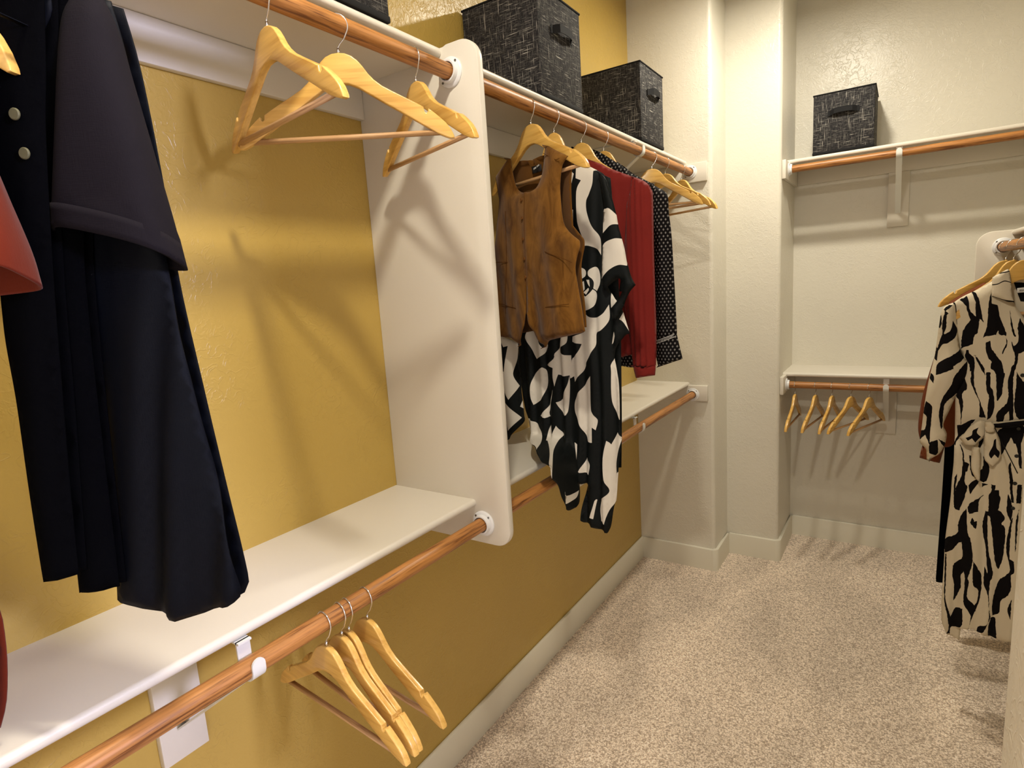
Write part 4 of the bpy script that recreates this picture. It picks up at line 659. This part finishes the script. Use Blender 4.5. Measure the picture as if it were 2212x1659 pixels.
sheet('cuff', RED_CUFF, lambda s, z, d: -.021-bulge(d, .022, .014, .001), RED, (), .006, .003, t)
# ---- dotted blouse
t = thing('dotted_blouse', 'black blouse covered in small pale lozenges, wide banded cuffs', 'blouse', (RUX, 1.975, 0))
sheet('body', PAT_BODY, lambda s, z, d: -bulge(d, .022, .03, .010)+folds(s, z, 1.85, 1.3, .006, 7, 2.5), DOT, (), .014, .0014, t)
sheet('back_panel', PAT_BODY, lambda s, z, d: bulge(d, .024, .03, .016), DOT, (), .02, .0014, t)
sheet('sleeve', PAT_SLEEVE, lambda s, z, d: -.018-bulge(d, .024, .018, .002)+.002*np.sin(s*150), DOT, (), .008, .0014, t)
sheet('sleeve_back', PAT_SLEEVE, lambda s, z, d: -.018+bulge(d, .018, .018, .002), DOT, (), .014, .0014, t)
cf = sheet('cuff', PAT_CUFF, lambda s, z, d: -.020-bulge(d, .024, .014, .001), DOT, (), .008, .0016, t)
c0, c1, c2 = PAT_CUFF[0], PAT_CUFF[1], PAT_CUFF[2]
for dz in (-.001, -.0105):
    ribbon_line('cuff_stripe', dens([(c0[0], c0[1]+dz), (c1[0], c1[1]+dz), (c2[0]+.001, c2[1]+dz)], .006), .0010, INK_W, cf, -.047)
pts = dens([(c0[0], c0[1]), (c1[0], c1[1]), (c2[0], c2[1])], .0042)
for p in pts[1:-1]:
    bm = bmesh.new(); cyl(bm, (0, 0, 0), (0, -.001, 0), .0014, 8); q = obj('cuff_dot', bm, INK_W, cf); q.location = (p[0], -.0455, p[1]-.0058)
# ---- zebra dress
t = thing('shirt_dress', 'long cream shirt dress with black zebra strokes and tied belt', 'dress', (RX, 2.382, 0))
zf = lambda s, z: folds(s, z, 1.15, .3, .010, 7, .4, .02)+.003*np.sin(s*60+z*7)
zd = lambda s, z, d: -bulge(d, .030, .035, .010)+zf(s, z)+.016*np.exp(-((z-.985)/.05)**2)
sheet('front_panel', ZEB_BODY, zd, [ZCRM, ZBLK], [(q, 1) for q in ZEB_BLK], .009, .0016, t, .0016)
sheet('back_panel', ZEB_BACK, lambda s, z, d: bulge(d, .024, .03, .010)+folds(s, z, 1.15, .3, .008, 6, 2.0), [ZCRM, ZBLK], [([(-.02, 1.47), (.02, 1.46), (.06, 1.40), (.0, 1.41)], 1)], .018, .0016, t)
sheet('left_sleeve', ZEB_SLEEVE, lambda s, z, d: -.012-bulge(d, .034, .02, .002)+.0035*np.sin(s*55-z*30), [ZCRM, ZBLK], [(q, 1) for q in ZEB_SBLK], .0075, .0016, t, .0012)
sheet('left_sleeve_back', ZEB_SLEEVE, lambda s, z, d: -.012+bulge(d, .020, .02, .002), [ZCRM, ZBLK], [(ZEB_SBLK[4], 1)], .014, .0016, t)
sheet('collar', ZEB_COLLAR, lambda s, z, d: -.030-bulge(d, .010, .012, .001)+.16*np.clip(z-1.44, 0, .05), [ZCRM, ZBLK], [(q, 1) for q in ZEB_COLLAR_W], .006, .002, t, 0, 40)
for q in ZEB_BUTTONS: disc('button', (q[0], float(zd(np.array([q[0]]), np.array([q[1]]), np.array([.12]))[0])-.001, q[1]), .0058, BUTTON_K, t)
bl = sheet('belt', ZEB_BELT, lambda s, z, d: -.030-.5*d, [ZBLK, ZCRM], [([(a, b+.0028) for a, b in ZEB_BELT[:3]]+[(a, b-.003) for a, b in ZEB_BELT[:3]][::-1], 1)], .006, .0025, t)
for i, q in enumerate(ZEB_LOOP):
    cen = np.mean(q, 0); inner = [tuple(cen+(np.array(p)-cen)*(.62 if j % 3 else .25)+np.array([.004, -.003])) for j, p in enumerate(q)]
    sheet(['bow_loop', 'bow_loop', 'belt_tail', 'knot'][i], q, lambda s, z, d, i=i: -.036-.005*i-bulge(d, .010, .01, .001)+.003*np.sin(s*120+z*90), [ZCRM, ZBLK], [(inner, 1)] if i < 2 else (), .0055, .0018, bl)
tg = sheet('neck_label', [(-.012, 1.452), (.024, 1.455), (.024, 1.440), (-.012, 1.437)], lambda s, z, d: .0085+0*s, LABEL_W, (), .01, .001, t)
text('label_lettering', 'ese', .010, (.0, .0075, 1.4455), INK_K, tg)
# ---- brown and black garments behind it
t = thing('brown_dress', 'rust brown long-sleeved garment behind the zebra dress', 'dress', (RX, 2.608, 0))
sheet('sleeve', BRN_P, lambda s, z, d: -bulge(d, .030, .03, .010)+.004*np.sin(s*60), BRN, (), .012, .0016, t)
sheet('sleeve_back', BRN_P, lambda s, z, d: bulge(d, .020, .03, .010), BRN, (), .02, .0016, t)
sheet('cuff', BRN_CUFF, lambda s, z, d: -.014-bulge(d, .022, .012, .001), BRN, (), .008, .0024, t)
t = thing('slip_dress', 'long black slip dress furthest back on the right rod', 'dress', (RX, 2.80, 0))
sheet('front_panel', BLK_P, lambda s, z, d: -bulge(d, .020, .03, .008)+folds(s, z, 1.2, .4, .006, 6, 1), BLK, (), .016, .0016, t)
sheet('back_panel', BLK_P, lambda s, z, d: bulge(d, .018, .03, .008), BLK, (), .024, .0016, t)
sheet('strap', BLK_STRAP, lambda s, z, d: -.011+0*s, BLK, (), .012, .002, t)
# ---- garments in the left foreground
def loft(name, rings, m, parent=None, n=64, fold=None, thick=.0018, sub=6):
    """rings: (centre, half-vector a, half-vector b); smooth open tube of cloth"""
    K = []
    R = [(np.array(c, float), np.array(a, float), np.array(b, float)) for c, a, b in rings]
    for i in range(len(R)-1):
        q = [R[max(i-1, 0)], R[i], R[i+1], R[min(i+2, len(R)-1)]]
        for j in range(sub + (1 if i == len(R)-2 else 0)):
            t_ = j/sub; w = (.5*(-t_+2*t_**2-t_**3), .5*(2-5*t_**2+3*t_**3), .5*(t_+4*t_**2-3*t_**3), .5*(-t_**2+t_**3))
            K.append(tuple(sum(wi*qq[k] for wi, qq in zip(w, q)) for k in range(3)))
    bm = bmesh.new(); V = []
    for i, (c, a, b) in enumerate(K):
        row = []
        for k in range(n):
            th = 2*PI*k/n; ca, sb = math.cos(th), math.sin(th)
            e = .75; x = math.copysign(abs(ca)**e, ca); y = math.copysign(abs(sb)**e, sb)
            p = c+a*x+b*y
            if fold: p = p+(a*x/np.linalg.norm(a)+b*y/np.linalg.norm(b))*fold(i/(len(K)-1), th)
            row.append(bm.verts.new(p))
        V.append(row)
    for A, B in zip(V, V[1:]):
        for k in range(n): bm.faces.new((A[k], A[(k+1)%n], B[(k+1)%n], B[k]))
    o = obj(name, bm, m, parent, 180)
    sol = o.modifiers.new('thickness', 'SOLIDIFY'); sol.thickness = thick; sol.offset = 0
    return o
AL = math.radians(28)
hanger('wooden hanger inside the charcoal top', RUX, .288, RUZ, 28, wid=.50, zs=1.25)
hanger('wooden hanger inside the black satin-lapel shirt', RUX, .258, RUZ, 28, wid=.50, zs=1.25)
hanger('wooden hanger at the top left corner, inside the black shirt with pale buttons', RUX, .228, RUZ, 28, wid=.48, zs=1.1)
hanger('wooden hanger inside the rust T-shirt at the left edge', RUX, .196, RUZ, 28, wid=.66, zs=1.25)
def tube_rows(rows, dy=0.): return [((s, dy, z), (a, 0, c), (0, b, -.016*i/(len(rows)-1))) for i, (s, z, a, c, b) in enumerate(rows)]   # the back of the hem hangs lower
t = thing('charcoal_shirt', 'charcoal top whose wide short sleeve hangs nearest the bare hangers', 'shirt', (RUX, .288, 0), AL)
cfold = lambda s, z: folds(s, z, 1.7, 1.15, .010, 6, 1.0, .12)
sheet('body', CHAR_BODY, lambda s, z, d: -bulge(d, .018, .03, .008)+cfold(s, z), NAVY, (), .012, .002, t)
sheet('back_panel', CHAR_BODY, lambda s, z, d: bulge(d, .025, .03, .010), NAVY, (), .02, .002, t)
sl = loft('sleeve', tube_rows(CHAR_SLEEVE, -.026), CHAR, t, 56, lambda u_, th: .0018*u_*math.sin(th*4+u_*5)+(.0012*math.sin(th*6+4) if u_ > .85 else 0), .0022, 8)
q = CHAR_SLEEVE[-1]; s, z, a, c, b = q
loft('sleeve_hem', [((s-.001, -.026, z+.026), (a-.001, 0, c), (0, b+.0006, -.015)), ((s, -.026, z-.001), (a+.0012, 0, c), (0, b+.0012, -.016))], CHAR, sl, 56, None, .003, 3)
t = thing('lapel_shirt', 'black shirt with a satin lapel between the charcoal top and the buttoned shirt', 'shirt', (RUX, .258, 0), AL)
sheet('body', MID_BODY, lambda s, z, d: -bulge(d, .016, .02, .008)+folds(s, z, 1.95, 1.15, .006, 8, .3, .1), BLK, (), .012, .002, t)
sheet('back_panel', MID_BODY, lambda s, z, d: bulge(d, .012, .02, .008), BLK, (), .02, .002, t)
sheet('lapel', MID_LAPEL, lambda s, z, d: -.022-.3*d, NAVY, (), .008, .002, t)
t = thing('black_shirt', 'black shirt with two pale round buttons beside the rust sleeve', 'shirt', (RUX, .228, 0), AL)
bd_ = lambda s, z, d: -bulge(d, .016, .02, .008)+folds(s, z, 1.95, 1.15, .005, 8, 1.3, .1)
sheet('body', BLK_BODY, bd_, BLK, (), .012, .002, t)
sheet('back_panel', BLK_BODY, lambda s, z, d: bulge(d, .012, .02, .008), BLK, (), .02, .002, t)
sheet('collar', BLK_COLLAR, lambda s, z, d: -.024-bulge(d, .008, .01, .001), CHAR, (), .007, .002, t)
for q in BLK_BUTTONS: disc('button', (q[0], float(bd_(np.array([q[0]]), np.array([q[1]]), np.array([.06]))[0])-.0015, q[1]), .0062, BUTTON_Y, t, .003)
disc('collar_button', (BLK_COLLAR[3][0]-.006, -.034, BLK_COLLAR[3][1]+.002), .0028, INK_W, t, .002)
sheet('sleeve', BLK_SLEEVE, lambda s, z, d: -.026-bulge(d, .012, .01, .001), NAVY, (), .01, .002, t)
t = thing('rust_shirt', 'rust red short-sleeved T-shirt cut by the left edge', 'shirt', (RUX, .196, 0), AL)
sheet('body', RUST_BODY, lambda s, z, d: -bulge(d, .010, .02, .006), RUST, (), .014, .002, t)
sheet('back_panel', RUST_BODY, lambda s, z, d: bulge(d, .008, .02, .006), RUST, (), .02, .002, t)
loft('sleeve', tube_rows(RUST_SLEEVE, -.034), RUST, t, 48, lambda u_, th: .0014*math.sin(th*5+u_*4), .0028, 8)
